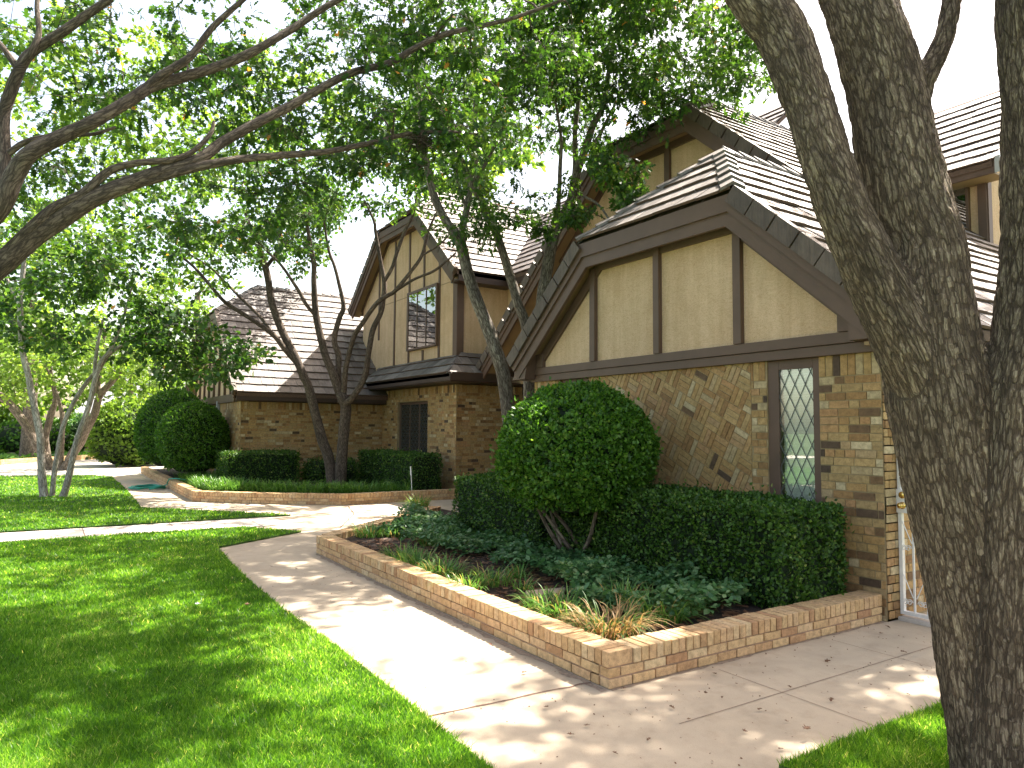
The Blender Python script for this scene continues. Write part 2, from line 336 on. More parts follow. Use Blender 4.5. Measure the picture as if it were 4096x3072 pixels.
def inpoly(P, x, y):
    P = np.array(P); r = np.zeros(len(x), bool); n = len(P)
    for i in range(n):
        x0, y0 = P[i]; x1, y1 = P[(i+1) % n]
        c = ((y0 > y) != (y1 > y)) & (x < (x1-x0)*(y-y0)/(y1-y0+1e-12)+x0); r ^= c
    return r
def project_ok(x, y, z=0, mg=.06):
    d = np.stack([x, y, np.full_like(x, z-H)], 1); dep = d@CF
    u = d@CX/np.maximum(dep, .01)*F/2048; v = d@CU/np.maximum(dep, .01)*F/1536
    return (dep > .8) & (np.abs(u) < 1+mg) & (np.abs(v) < 1+mg), dep
def grass(polys, n, hmul=1.0):
    """short blades, thinner spacing with distance"""
    xs, ys = [], []
    lo, hi = math.log(2.0), math.log(28.0)
    D = np.exp(rng.uniform(lo, hi, n*2)); D[:n] = 1.3+np.abs(rng.normal(0, 1, n))**1*4.8
    a = rng.uniform(-1.1, 1.1, n*2)
    fwd = np.array([CF[0], CF[1]]); rt = np.array([CX[0], CX[1]])
    x = fwd[0]*D + rt[0]*a*D; y = fwd[1]*D + rt[1]*a*D
    ok, dep = project_ok(x, y, 0, .6); ins = np.zeros(len(x), bool)
    for P in polys: ins |= inpoly(P, x, y)
    k = ok & ins; x = x[k]; y = y[k]; dep = dep[k]; m = len(x)
    hgt = rng.uniform(.02, .045, m)*hmul*(1+.25*np.sin(x*3.1+y*1.7)*np.sin(y*4.3-x*.8)); wd = np.maximum(.003, dep*.0009)*rng.uniform(.7, 1.3, m)
    th = rng.uniform(0, 2*np.pi, m); dx, dy = np.cos(th)*wd, np.sin(th)*wd
    le = rng.normal(0, .55, (m, 2))*hgt[:, None]
    V = np.zeros((m, 3, 3)); V[:, 0] = np.stack([x-dx, y-dy, np.full(m, .018)], 1); V[:, 1] = np.stack([x+dx, y+dy, np.full(m, .018)], 1)
    V[:, 2] = np.stack([x+le[:, 0], y+le[:, 1], .02+hgt], 1)
    pv = np.array([mnoise.noise(Vector((xx*.9, yy*.9, 0)))*.8+mnoise.noise(Vector((xx*4, yy*4, 5)))*.7 for xx, yy in zip(x, y)]); x = x+rng.normal(0, .014, m); y = y+rng.normal(0, .014, m)
    r = np.clip(rng.beta(2.2, 2.4, m)*.95+pv*.3, 0, .97); r[rng.random(m) < .012] = 1.0
    return V.reshape(-1, 3), np.arange(m*3).reshape(-1, 3), r
V, Fc, R_ = grass([LAWN_A, LAWN_B, LAWN_C], 760000)
tag(fastmesh('grass', V, Fc, GRASS, rnd=R_), 'short mown green grass covering the lawns beside the walk', 'grass', kind='stuff')

# ================================================================== HOUSE
house = empty('house', 'tudor style house of tan brick and stucco with brown timbers and tiled clipped gables', 'house', (-9, 8, 0))
def frame2(o, u, nrm):
    """map (a along wall, z, depth out of wall) -> world"""
    o = np.array(o, float); u = np.array(u, float); nn = np.array(nrm, float)
    return lambda a, z, d: tuple(o + u*a + np.array([0, 0, z]) + nn*d)
def brick_wall(name, o, u, nrm, L, z0, z1, holes=(), soldier=True, parent=None, thick=.2, course=.0744, mats=None, blen=.2, diag=None):
    """mortar slab plus one proud brick after another; holes = (a0,a1,z0,z1)"""
    T = frame2(o, u, nrm); b = MB()
    # slab cut in vertical strips round the holes
    cuts = sorted({0, L, *[h[0] for h in holes], *[h[1] for h in holes]})
    for a0, a1 in zip(cuts[:-1], cuts[1:]):
        segs = [(z0, z1)]
        for h in holes:
            if h[0] <= a0+1e-6 and h[1] >= a1-1e-6:
                ns = []
                for s0, s1 in segs:
                    if h[2] > s0: ns.append((s0, min(s1, h[2])))
                    if h[3] < s1: ns.append((max(s0, h[3]), s1))
                segs = ns
        for s0, s1 in segs:
            if s1-s0 > .005: b.prism([T(a0, s0, -thick), T(a1, s0, -thick), T(a1, s1, -thick), T(a0, s1, -thick)], [T(a0, s0, 0), T(a1, s0, 0), T(a1, s1, 0), T(a0, s1, 0)], 1)
    def put(a0, a1, c0, c1):
        iv = [(a0, a1)]
        hs = list(holes) + ([diag] if diag else [])
        for h in hs:
            if c1 > h[2]+.01 and c0 < h[3]-.01:
                ns = []
                for p, q in iv:
                    if h[0] > p: ns.append((p, min(q, h[0])))
                    if h[1] < q: ns.append((max(p, h[1]), q))
                iv = [t for t in ns if t[1]-t[0] > .025]
        for p, q in iv:
            pr = .007+random.uniform(-.002, .003); g_ = .005
            j = [random.uniform(-.0015, .0015) for _ in range(4)]
            bot = [T(p+g_, c0+g_+j[0], .0), T(q-g_, c0+g_+j[1], .0), T(q-g_, c1-g_+j[2], .0), T(p+g_, c1-g_+j[3], .0)]
            top = [T(p+g_, c0+g_+j[0], pr), T(q-g_, c0+g_+j[1], pr), T(q-g_, c1-g_+j[2], pr), T(p+g_, c1-g_+j[3], pr)]
            b.prism(bot, top, 0)
    zt = z1
    if soldier:
        zt = z1-.2; a = 0
        while a < L-.02:
            put(a, min(L, a+.0744), zt, z1); a += .0744
    z = zt; i = 0
    while z > z0+.02:
        c0 = max(z0, z-course); a = -random.uniform(0, blen)
        while a < L:
            ln = blen if random.random() > .3 else blen*.5
            p, q = max(a, 0), min(a+ln, L)
            if q-p > .02: put(p, q, c0, z)
            a += ln
        z = c0; i += 1
    if diag:   # basket weave laid at a slant
        a0, a1, d0, d1 = diag; reg = [(a0+.004, d0), (a1-.004, d0), (a1-.004, d1), (a0+.004, d1)]
        ang = math.radians(-27); ca, sa = math.cos(ang), math.sin(ang); S = .192; cx, cz = (a0+a1)/2, (d0+d1)/2; Rr = 16
        for iu in range(-Rr, Rr):
            for iv in range(-Rr, Rr):
                for k in range(3):
                    x0, y0 = iu*S, iv*S; w3 = S/3
                    if (iu+iv) % 2 == 0: q = [(x0, y0+k*w3), (x0+S, y0+k*w3), (x0+S, y0+(k+1)*w3), (x0, y0+(k+1)*w3)]
                    else: q = [(x0+k*w3, y0), (x0+(k+1)*w3, y0), (x0+(k+1)*w3, y0+S), (x0+k*w3, y0+S)]
                    mx = sum(p[0] for p in q)/4; my = sum(p[1] for p in q)/4
                    q = [(mx+(p[0]-mx)*(1-.009/abs(p[0]-mx)/2), my+(p[1]-my)*(1-.009/abs(p[1]-my)/2)) for p in q]
                    q = [(cx+p[0]*ca-p[1]*sa, cz+p[0]*sa+p[1]*ca) for p in q]
                    q = clip_convex(q, reg)
                    if len(q) >= 3:
                        pr = .007+random.uniform(-.002, .004)
                        b.prism([T(p[0], p[1], 0) for p in q], [T(p[0], p[1], pr) for p in q], 0, random.uniform(.1, .98) if random.random() > .03 else random.uniform(0, .06))
    return b.build(name, mats or [BRICK, MORTAR], parent)

def slab(name, pts, d, mat, parent):
    """solid from a planar polygon pushed along vector d"""
    b = MB(); d = np.array(d, float); b.prism([np.array(p, float) for p in pts], [np.array(p, float)+d for p in pts]); return b.build(name, mat, parent)
def boxo(name, a, c, mat, parent, bevel=0):
    b = MB(); b.box(a, c); return b.build(name, mat, parent, bevel=bevel)

EXPO = .335
def tiles(b, o, e, up, reg, nrm, t_off=0.0):
    """rows of thick flat tiles on a slope; reg = convex polygon in (s along eave, t up slope)"""
    o, e, up, nrm = [np.array(q, float) for q in (o, e, up, nrm)]
    area = sum(reg[i][0]*reg[(i+1) % len(reg)][1]-reg[(i+1) % len(reg)][0]*reg[i][1] for i in range(len(reg)))
    if area < 0: reg = reg[::-1]
    s0 = min(p[0] for p in reg); s1 = max(p[0] for p in reg); t1 = max(p[1] for p in reg)
    W = lambda s, t, h: o+e*s+up*t+nrm*h
    i = 0; t = min(p[1] for p in reg)+t_off
    while t < t1:
        s = s0-random.uniform(0, .33)
        while s < s1:
            wd = .325*random.uniform(.96, 1.03); jt = random.uniform(-.013, .006); jh = random.uniform(-.004, .005)
            n = 4; low = [(s+.003+(wd-.006)*k/n, t+jt+random.uniform(-.007, .007)) for k in range(n+1)]
            q = low + [(s+wd-.003, t+EXPO+.05), (s+.003, t+EXPO+.05)]
            q = clip_convex(q, reg)
            if len(q) >= 3:
                r = random.random()
                hh = lambda p: .044+jh-.036*(p[1]-t)/(EXPO+.05)
                top = [W(p[0], p[1], hh(p)) for p in q]; bot = [W(p[0], p[1], max(0, hh(p)-.03)) for p in q]
                b.poly(top, 0, r)
                for k in range(len(q)):
                    l = (k+1) % len(q)
                    if abs(q[k][1]-t) < .03 and abs(q[l][1]-t) < .03: b.poly([bot[k], bot[l], top[l], top[k]], 1, r)
                    else: b.poly([bot[k], bot[l], top[l], top[k]], 0, r)
            s += wd
        t += EXPO; i += 1
def caps(b, p, q, nl, nr, w=.14):
    """saddle shaped ridge or hip pieces from p (low) to q (high); nl, nr = down-slope directions either side"""
    p, q, nl, nr = [np.array(k, float) for k in (p, q, nl, nr)]; L = np.linalg.norm(q-p); d = (q-p)/L
    n = max(1, int(round(L/.3))); up = -(nl+nr); up = up/np.linalg.norm(up)
    for i in range(n):
        a = p+d*(L*i/n); c = p+d*(L*(i+1)/n+.04); r = random.random(); h0, h1 = .1, .062; wj = w*random.uniform(.95, 1.05)
        for s_ in (nl, nr):
            b.prism([a+up*(h0-.035), a+s_*wj+up*(h0-.035), c+s_*wj+up*(h1-.035), c+up*(h1-.035)], [a+up*h0, a+s_*wj+up*h0, c+s_*wj+up*h1, c+up*h1], 0, r)
def offset_line(pts, d):
    """offset an open 2d polyline to its right-hand side (downwards for left to right)"""
    P = [np.array(p, float) for p in pts]; out = []
    nr = []
    for i in range(len(P)-1):
        t = P[i+1]-P[i]; t /= np.linalg.norm(t); nr.append(np.array([t[1], -t[0]]))
    for i in range(len(P)):
        if i == 0: out.append(P[0]+nr[0]*d)
        elif i == len(P)-1: out.append(P[-1]+nr[-1]*d)
        else:
            k = nr[i-1]+nr[i]; k = k/(k@nr[i]); out.append(P[i]+k*d)
    return out
def band(b, prof, d0, d1, y0, y1, m=0, seg=None):
    """strip between two offsets of the gable profile, from y0 to y1; seg cuts it into tiles"""
    A, B = offset_line(prof, d0), offset_line(prof, d1)
    for i in range(len(A)-1):
        k = 1 if not seg else max(1, int(round(np.linalg.norm(A[i+1]-A[i])/seg)))
        for j in range(k):
            f0, f1 = j/k, (j+1)/k
            if seg: f0 += .004; f1 -= .004
            q = [A[i]+(A[i+1]-A[i])*f0, A[i]+(A[i+1]-A[i])*f1, B[i]+(B[i+1]-B[i])*f1, B[i]+(B[i+1]-B[i])*f0]
            jj = random.uniform(-.006, .006) if seg else 0
            b.prism([(p[0], y0+jj, p[1]) for p in q], [(p[0], y1, p[1]) for p in q], m)
SQ = lambda m: math.sqrt(1+m*m)
def gable_roof(nm, xr, zr, m, mh, yf, yb, zc, xl, xe, yw, parts=('L','R','F'), eaveL=True, eaveR=True, ybR=None):
    """clipped gable roof with its ridge along Y"""
    root = MB(); root_mats = [TILE, TILEBUTT]
    cl = xr-(zr-zc)/m; cr = xr+(zr-zc)/m; ya = yf+(zr-zc)/mh
    zl = zr-m*(xr-xl); ze = zr-m*(xe-xr); q = SQ(m)
    ybR = ybR or yb
    if 'R' in parts:
        reg = [(0, 0), (ybR-yf, 0), (ybR-yf, (zr-ze)/m*q), (ya-yf, (zr-ze)/m*q), (0, (zc-ze)/m*q)]
        tiles(root, (xe, yf, ze), (0, 1, 0), (-1/q, 0, m/q), reg, (m/q, 0, 1/q))
        root.prism([(xe, yf+.05, ze-.1), (xe, ybR, ze-.1), (xr, ybR, zr-.1), (xr, ya, zr-.1), (cr, yf+.05, zc-.1)], [(xe, yf+.05, ze-.01), (xe, ybR, ze-.01), (xr, ybR, zr-.01), (xr, ya, zr-.01), (cr, yf+.05, zc-.01)], 1)
    if 'L' in parts:
        reg = [(0, 0), (0, (zc-zl)/m*q), (ya-yf, (zr-zl)/m*q), (yb-yf, (zr-zl)/m*q), (yb-yf, 0)]
        tiles(root, (xl, yf, zl), (0, 1, 0), (1/q, 0, m/q), reg, (-m/q, 0, 1/q))
        root.prism([(xl, yf+.05, zl-.1), (xl, yb, zl-.1), (xr, yb, zr-.1), (xr, ya, zr-.1), (cl, yf+.05, zc-.1)], [(xl, yf+.05, zl-.01), (xl, yb, zl-.01), (xr, yb, zr-.01), (xr, ya, zr-.01), (cl, yf+.05, zc-.01)], 1)
    qh = SQ(mh)
    reg = [(0, 0), (cr-cl, 0), (xr-cl, (zr-zc)/mh*qh)]
    tiles(root, (cl, yf-.03, zc), (1, 0, 0), (0, 1/qh, mh/qh), reg, (0, -mh/qh, 1/qh))
    root.prism([(cl, yf+.02, zc-.1), (cr, yf+.02, zc-.1), (xr, ya, zr-.1)], [(cl, yf+.02, zc-.01), (cr, yf+.02, zc-.01), (xr, ya, zr-.01)], 1)
    ro = root.build('roof', root_mats, house)
    c = MB()
    nl, nr, nf = np.array([-1, 0, -m])/q, np.array([1, 0, -m])/q, np.array([0, -1, -mh])/qh
    def perp(n_, p_, q_):
        d = np.array(q_, float)-np.array(p_, float); d /= np.linalg.norm(d); k = n_-d*(n_@d); return k/np.linalg.norm(k)
    A, B, Ap, Rb = (cl, yf, zc), (cr, yf, zc), (xr, ya, zr), (xr, yb, zr)
    caps(c, B, Ap, perp(nf, B, Ap), perp(nr, B, Ap)); caps(c, A, Ap, perp(nf, A, Ap), perp(nl, A, Ap)); caps(c, Ap, Rb, nl, nr)
    c.build('hip_cap', TILE, ro)
    prof = [(xl, zl), (cl, zc), (cr, zc), (xe, ze)]
    for pr_ in ([prof[0], prof[1]], [prof[2], prof[3]]):
        t = MB(); band(t, pr_, -.06, .12, yf-.05, yf+.06, 0, .33); t.build('rake_tile', RAKETILE, ro)
    t = MB(); band(t, prof, .02, .2, yf-.012, yf+.03); band(t, prof, .2, .215, yf+.012, yf+.04); band(t, prof, .215, .34, yf+.016, yf+.06)
    t.build('barge_board', TIMBER, ro)
    t = MB(); band(t, prof, .2, .235, yf+.06, yw+.02); t.build('soffit', SOFFIT, ro)
    return dict(root=ro, cl=cl, cr=cr, ya=ya, zl=zl, ze=ze, prof=prof)
def timber_profile(name, prof, d0, d1, y0, y1, parent):
    t = MB(); band(t, prof, d0, d1, y0, y1); return t.build(name, TIMBER, parent)

# ---- front gable wing (the nearest one)
YA = 6.1
wallA = brick_wall('brick_wall', (-8.76, YA, 0), (1, 0, 0), (0, -1, 0), 5.29, 0, 2.33,
    holes=[(.61, 1.27, .5, 2.33), (4.11, 4.69, .5, 2.33)], parent=house, diag=(1.27, 3.915, 0, 2.33))
wallR = brick_wall('brick_wall', (-3.47, YA+.004, 0), (0, 1, 0), (1, 0, 0), 13.0, 0, 2.372, parent=house)
boxo('dark_backing', (-8.5, YA+.45, 0), (-3.75, YA+.5, 2.3), DARKIN, house)  # dark sheet painted as the unlit room behind the front windows
stA = slab('stucco_wall', [(-8.72, YA-.03, 2.45), (-3.5, YA-.03, 2.45), (-3.5, YA-.03, 2.6), (-5.0, YA-.03, 4.0), (-7.2, YA-.03, 4.0), (-8.72, YA-.03, 2.6)], (0, .22, 0), STUCCO, house)
RA = gable_roof('A', -6.1, 5.2, .87, .82, 5.83, 12, 4.09, -9.05, -3.05, YA-.03, ybR=13.6)
boxo('trim_board', (-8.8, YA-.055, 2.325), (-3.44, YA+.1, 2.42), TIMBER, house, .004)
boxo('trim_board', (-8.78, YA-.075, 2.423), (-3.46, YA+.1, 2.525), TIMBER, house, .004)
timber_profile('timber', [(-8.95, 2.62), (-7.3, 4.06), (-4.9, 4.06), (-3.25, 2.62)], .2, .335, YA-.066, YA+.02, stA)
def vtimber(x0, x1, z0, z1, y, parent, pr=.03, mat=None):
    boxo('timber', (x0, y-pr-.03, z0), (x1, y+.02, z1), mat or TIMBER, parent, .003)
for x0, x1, zt in ((-7.374, -7.272, 3.76), (-6.183, -6.089, 3.82), (-5.0, -4.9, 3.72), (-8.62, -8.45, 2.72), (-3.82, -3.62, 2.8)):
    vtimber(x0, x1, 2.527, zt, YA-.03, stA)
def box_return(x0, x1, z0, z1, y0, y1): boxo('cornice_return', (x0, y0, z0), (x1, y1, z1), TIMBER, RA['root'], .01)
slab('cornice_return', [(-9.02, 5.86, 2.36), (-8.68, 5.86, 2.36), (-8.58, 5.86, 2.78), (-8.66, 5.86, 2.74)], (0, .3, 0), TIMBER, RA['root'])
slab('cornice_return', [(-3.62, 5.86, 2.42), (-3.1, 5.86, 2.42), (-3.1, 5.86, 2.5), (-3.62, 5.86, 2.92)], (0, .3, 0), TIMBER, RA['root'])
boxo('fascia', (-3.13, 5.9, 2.4), (-3.08, 19, 2.55), TIMBER, RA['root']); boxo('soffit', (-3.5, 5.9, 2.37), (-3.1, 19, 2.4), SOFFIT, RA['root'])
boxo('fascia', (-9.02, 5.9, 2.4), (-8.97, 9.0, 2.55), TIMBER, RA['root'])
brick_wall('brick_wall', (-8.76, 9.1, 0), (0, -1, 0), (-1, 0, 0), 2.99, 0, 2.33, parent=house)

def lattice(b, x0, x1, z0, z1, y, w, dx, dz, t=.006):
    """leaded diamonds on a pane in the XZ plane"""
    n = int((x1-x0)/dx+(z1-z0)/dz)+3
    for s_ in (1, -1):
        for i in range(-n, n+1):
            # line x = x0 + i*dx + s*(z-z0)*dx/dz
            pts = []
            xa = x0+i*dx; za, zb = z0, z1
            f = lambda z: xa+s_*(z-z0)*dx/dz
            g_ = lambda x: z0+(x-xa)*dz/dx*s_
            lo, hi = (g_(x0), g_(x1)) if s_ > 0 else (g_(x1), g_(x0))
            a, c = max(z0, lo), min(z1, hi)
            if c-a > .02: b.beam((f(a), y, a), (f(c), y, c), w, t, (0, 1, 0))
def window(x0, x1, z0, z1, y, fw, parent, panes=1, depth=.1, glass=None, inner='blind', lead=None, label=None, mull=.036):
    """framed window set back in a wall that faces -Y"""
    root = MB(); yo = y+depth-.06; yb = y+depth
    root.box((x0, yo, z0), (x0+fw, yb+.04, z1)); root.box((x1-fw*.6, yo, z0), (x1, yb+.04, z1))
    root.box((x0+fw, yo, z1-fw*.75), (x1-fw*.6, yb+.04, z1)); root.box((x0+fw, yo, z0), (x1-fw*.6, yb+.04, z0+.05))
    wn = root.build('window', TIMBER, parent, bevel=.004)
    if label: wn['label'] = label
    a, c = x0+fw, x1-fw*.6; k0, k1 = z0+.05, z1-fw*.75; st = (c-a)/panes
    for i in range(panes):
        p0, p1 = a+st*i+(mull/2 if i else 0), a+st*(i+1)-(mull/2 if i < panes-1 else 0)
        if i: boxo('mullion', (a+st*i-mull/2, yo+.004, k0), (a+st*i+mull/2, yo+.05, k1), TIMBER, wn)
        gl = MB(); gl.box((p0, yo+.016, k0), (p1, yo+.022, k1)); gl.build('pane', glass or GLASS, wn)
        if lead:
            l = MB(); lattice(l, p0, p1, k0, k1, yo+.011, .006, *lead); l.build('lead_lattice', LEAD, wn)
        if inner == 'blind':
            s = MB(); z = k0
            while z < k1:
                s.prism([(p0, yb+.012, z), (p1, yb+.012, z), (p1, yb+.022, z+.026), (p0, yb+.022, z+.026)], [(p0, yb+.014, z-.001), (p1, yb+.014, z-.001), (p1, yb+.024, z+.025), (p0, yb+.024, z+.025)]); z += .027
            s.build('blind', BLIND, wn)
        elif inner == 'curtain':
            s = MB(); nn = 24
            for k in range(nn):
                xa, xb = p0+(p1-p0)*k/nn, p0+(p1-p0)*(k+1)/nn
                ya, yb_ = yb+.07+.02*math.sin(k*1.9), yb+.07+.02*math.sin((k+1)*1.9)
                s.poly([(xa, ya, k0), (xb, yb_, k0), (xb, yb_, k1), (xa, ya, k1)])
            s.build('curtain', CURTAIN, wn)
    d = MB(); rc = .012 if inner == 'none' else .2; d.box((x0+.01, yb+rc, z0+.01), (x1-.01, yb+rc+.02, z1-.01)); d.build('dark_window_panel', DARKIN, wn)  # near-black panel stands in for the unlit room behind the panes
    return wn
window(-4.65, -4.07, .5, 2.325, YA, .125, house, 1, .07, lead=(.117, .235), label='narrow leaded window with a white blind')
window(-8.146, -7.49, .5, 2.325, YA, .1, house, 1, .1, lead=(.117, .235))

# ---- second, taller gable behind (entry)
slab_y = 9.1
stB = slab('stucco_wall', [(-12.0, 9.1, 2.2), (-5.2, 9.1, 2.2), (-5.2, 9.1, 4.2), (-8.3, 9.1, 6.95), (-10.4, 9.1, 6.95), (-12.0, 9.1, 5.55)], (0, .2, 0), STUCCO, house)
RB = gable_roof('B', -9.3, 8.0, .87, .55, 8.72, 15.5, 6.95, -15.0, -5.0, 9.1, ybR=19)
timber_profile('timber', [(-12.3, 5.39), (-10.51, 6.95), (-8.09, 6.95), (-5.5, 4.7)], .2, .36, 9.06, 9.12, stB)
for x0, x1, zt in ((-9.0, -8.88, 6.7), (-11.48, -11.37, 6.1), (-10.25, -10.14, 6.7)): vtimber(x0, x1, 4.0, zt, 9.1, stB)
slab('stucco_wall', [(-12.0, 9.1, 0), (-12.0, 12.5, 0), (-12.0, 12.5, 5.2), (-12.0, 9.1, 5.2)], (.2, 0, 0), STUCCO, house)
boxo('brick_wall', (-12.0, 9.12, 0), (-8.7, 9.3, 2.3), BRICK, house)
boxo('brick_wall', (-15.5, 12.5, 0), (-11.8, 12.7, 5.2), BRICK, house)

# ---- dormer block on the right above the long slope
stC = slab('stucco_wall', [(-8.2, 13.45, 4.4), (-5.7, 13.45, 4.4), (-5.7, 13.45, 6.15), (-8.2, 13.45, 6.15)], (0, .15, 0), STUCCO, house)
slab('stucco_wall', [(-5.7, 13.6, 4.3), (-5.7, 17.5, 4.3), (-5.7, 17.5, 6.1), (-5.7, 15.6, 7.9), (-5.7, 13.6, 6.1)], (-.15, 0, 0), STUCCO, house)
vtimber(-5.83, -5.69, 4.4, 6.05, 13.45, stC); vtimber(-8.2, -5.84, 6.0, 6.12, 13.45, stC)
boxo('timber', (-5.7, 13.42, 4.4), (-5.67, 13.55, 6.1), TIMBER, stC)
window(-7.3, -5.97, 5.0, 5.99, 13.37, .07, house, 2, .05, glass=GLASSU, inner='none')
b = MB(); mC = .87; qC = SQ(mC); zC = 6.12
tiles(b, (-8.6, 12.95, zC), (1, 0, 0), (0, 1/qC, mC/qC), [(0, 0), (3.25, 0), (3.25, 2.35), (2.75, 3.3), (0, 3.3)], (0, -mC/qC, 1/qC))
b.prism([(-8.6, 12.95, zC-.1), (-5.4, 12.95, zC-.1), (-5.4, 15.6, zC+2.2), (-8.6, 15.6, zC+2.2)], [(-8.6, 12.95, zC-.01), (-5.4, 12.95, zC-.01), (-5.4, 15.6, zC+2.29), (-8.6, 15.6, zC+2.29)], 1)
rC = b.build('roof', [TILE, TILEBUTT], house)
boxo('fascia', (-8.6, 12.97, zC-.2), (-5.36, 13.02, zC+.01), TIMBER, rC); boxo('soffit', (-8.6, 13.02, zC-.2), (-5.4, 13.45, zC-.17), SOFFIT, rC)
b = MB(); b.prism([(-5.36, 12.94, zC-.22), (-5.36, 15.6, zC+2.1), (-5.36, 15.6, zC+2.36), (-5.36, 12.94, zC+.06)], [(-5.28, 12.94, zC-.22), (-5.28, 15.6, zC+2.1), (-5.28, 15.6, zC+2.36), (-5.28, 12.94, zC+.06)]); b.build('rake_tile', GREYMETAL, rC)
b = MB(); b.beam((-5.72, 13.42, 4.9), (-7.8, 13.42, 6.71), .05, .09, (0, 1, 0)); b.build('flashing', TIMBERD, rC)

# ---- two storey gable wing further left
YW = 8.4
brick_wall('brick_wall', (-20.2, YW, 0), (1, 0, 0), (0, -1, 0), 4.78, 0, 2.72, holes=[(1.29, 3.22, .5, 2.36)], parent=house)
brick_wall('brick_wall', (-15.42, YW+.004, 0), (0, 1, 0), (1, 0, 0), 4.1, 0, 2.72, parent=house)
window(-18.91, -16.98, .5, 2.355, YW, .09, house, 3, .12, inner='curtain', lead=(.09, .18), label='lower window of three leaded lights with grey curtains')
stW = slab('stucco_wall', [(-21.7, YW, 2.75), (-15.42, YW, 2.75), (-15.42, YW, 5.35), (-17.45, YW, 7.4), (-19.75, YW, 7.4), (-21.7, YW, 5.65)], (0, .2, 0), STUCCO, house)
slab('stucco_wall', [(-15.42, YW+.2, 2.75), (-15.42, 9.84, 2.75), (-15.42, 9.84, 5.6), (-15.42, YW+.2, 5.6)], (-.2, 0, 0), STUCCO, house)
slab('stucco_wall', [(-15.42, 9.84, 2.75), (-15.42, 12.6, 2.75), (-15.42, 12.6, 5.6), (-15.42, 9.84, 5.6)], (-.2, 0, 0), STUCCO, house)
RW = gable_roof('W', -18.57, 8.55, .87, .87, 8.1, 14, 7.45, -22.2, -15.0, YW, ybR=14)
timber_profile('timber', [(-22.0, 5.57), (-19.83, 7.45), (-17.31, 7.45), (-15.1, 5.53)], .22, .33, YW-.035, YW+.03, stW)
for x0, x1, z0, z1 in ((-19.25, -19.17, 3.4, 7.2), (-18.26, -18.18, 3.4, 7.3), (-17.33, -17.25, 5.4, 7.25), (-16.42, -16.34, 3.4, 6.4), (-20.42, -20.34, 4.3, 6.6), (-17.36, -17.28, 3.4, 3.72)):
    vtimber(x0, x1, z0, z1, YW, stW, 0)
vtimber(-15.6, -15.4, 3.3, 5.35, YW, stW, .005); boxo('timber', (-15.42, YW-.034, 3.3), (-15.385, YW+.16, 5.35), TIMBER, stW)
for x0, x1 in ((-20.34, -19.25), (-19.17, -18.26), (-16.34, -15.6)): boxo('panel_seam', (x0, YW-.006, 5.31), (x1, YW+.01, 5.33), SOFFIT, stW)
window(-18.2, -16.38, 3.76, 5.39, YW-.1, .1, house, 3, .06, glass=GLASSU, inner='none', label='upper casement window of three panes reflecting the roof')
boxo('fascia', (-15.06, 8.2, 5.2), (-15.0, 9.6, 5.44), TIMBERD, RW['root']); boxo('soffit', (-15.42, 8.2, 5.2), (-15.06, 9.8, 5.23), TIMBERD, RW['root'])
# skirt roof under the upper storey
b = MB(); mS = .85; qS = SQ(mS); zS = 2.93
tiles(b, (-20.3, 7.83, zS), (1, 0, 0), (0, 1/qS, mS/qS), [(0, 0), (5.55, 0), (4.9, .76), (0, .76)], (0, -mS/qS, 1/qS))
tiles(b, (-14.75, 7.83, zS), (0, 1, 0), (-1/qS, 0, mS/qS), [(0, 0), (1.6, 0), (1.6, .86), (.66, .86)], (mS/qS, 0, 1/qS))
b.prism([(-20.3, 7.85, zS-.08), (-14.77, 7.85, zS-.08), (-15.42, 8.42, zS+.41), (-20.3, 8.42, zS+.41)], [(-20.3, 7.85, zS-.01), (-14.77, 7.85, zS-.01), (-15.42, 8.42, zS+.48), (-20.3, 8.42, zS+.48)], 1)
b.prism([(-14.77, 7.85, zS-.08), (-14.77, 9.4, zS-.08), (-15.42, 9.4, zS+.41), (-15.42, 8.42, zS+.41)], [(-14.77, 7.85, zS-.01), (-14.77, 9.4, zS-.01), (-15.42, 9.4, zS+.48), (-15.42, 8.42, zS+.48)], 1)
rs = b.build('skirt_roof', [TILE, TILEBUTT], house)
c = MB(); caps(c, (-14.75, 7.83, zS), (-15.42, 8.4, zS+.49), np.array([0, -1, -.6])/1.17, np.array([1, 0, -.6])/1.17, .11); c.build('hip_cap', TILE, rs)
boxo('fascia', (-20.2, 7.85, zS-.17), (-14.73, 7.9, zS+.01), TIMBERD, rs); boxo('fascia', (-14.78, 7.9, zS-.17), (-14.73, 9.4, zS+.01), TIMBERD, rs)
boxo('soffit', (-20.2, 7.9, zS-.19), (-14.78, 8.4, zS-.165), TIMBERD, rs); boxo('soffit', (-15.4, 8.41, zS-.19), (-14.78, 12.4, zS-.165), TIMBERD, rs)
# main block between the gables
b = MB(); qM = SQ(.87)
tiles(b, (-15.3, 9.58, 5.45), (1, 0, 0), (0, 1/qM, .87/qM), [(-2.8, 4.3), (0.25, 0), (6.0, 0), (6.0, 5.2), (-2.8, 5.2)], (0, -.87/qM, 1/qM))
b.prism([(-15.2, 9.58, 5.35), (-9.3, 9.58, 5.35), (-9.3, 13.6, 8.85), (-18.0, 13.6, 8.85)], [(-15.2, 9.58, 5.44), (-9.3, 9.58, 5.44), (-9.3, 13.6, 8.94), (-18.0, 13.6, 8.94)], 1)
rm = b.build('roof', [TILE, TILEBUTT], house)
boxo('fascia', (-15.0, 9.6, 5.2), (-9.5, 9.65, 5.44), TIMBERD, rm); slab('stucco_wall', [(-15.4, 9.86, 2.75), (-9.5, 9.86, 2.75), (-9.5, 9.86, 5.3), (-15.4, 9.86, 5.3)], (0, .15, 0), STUCCO, house)

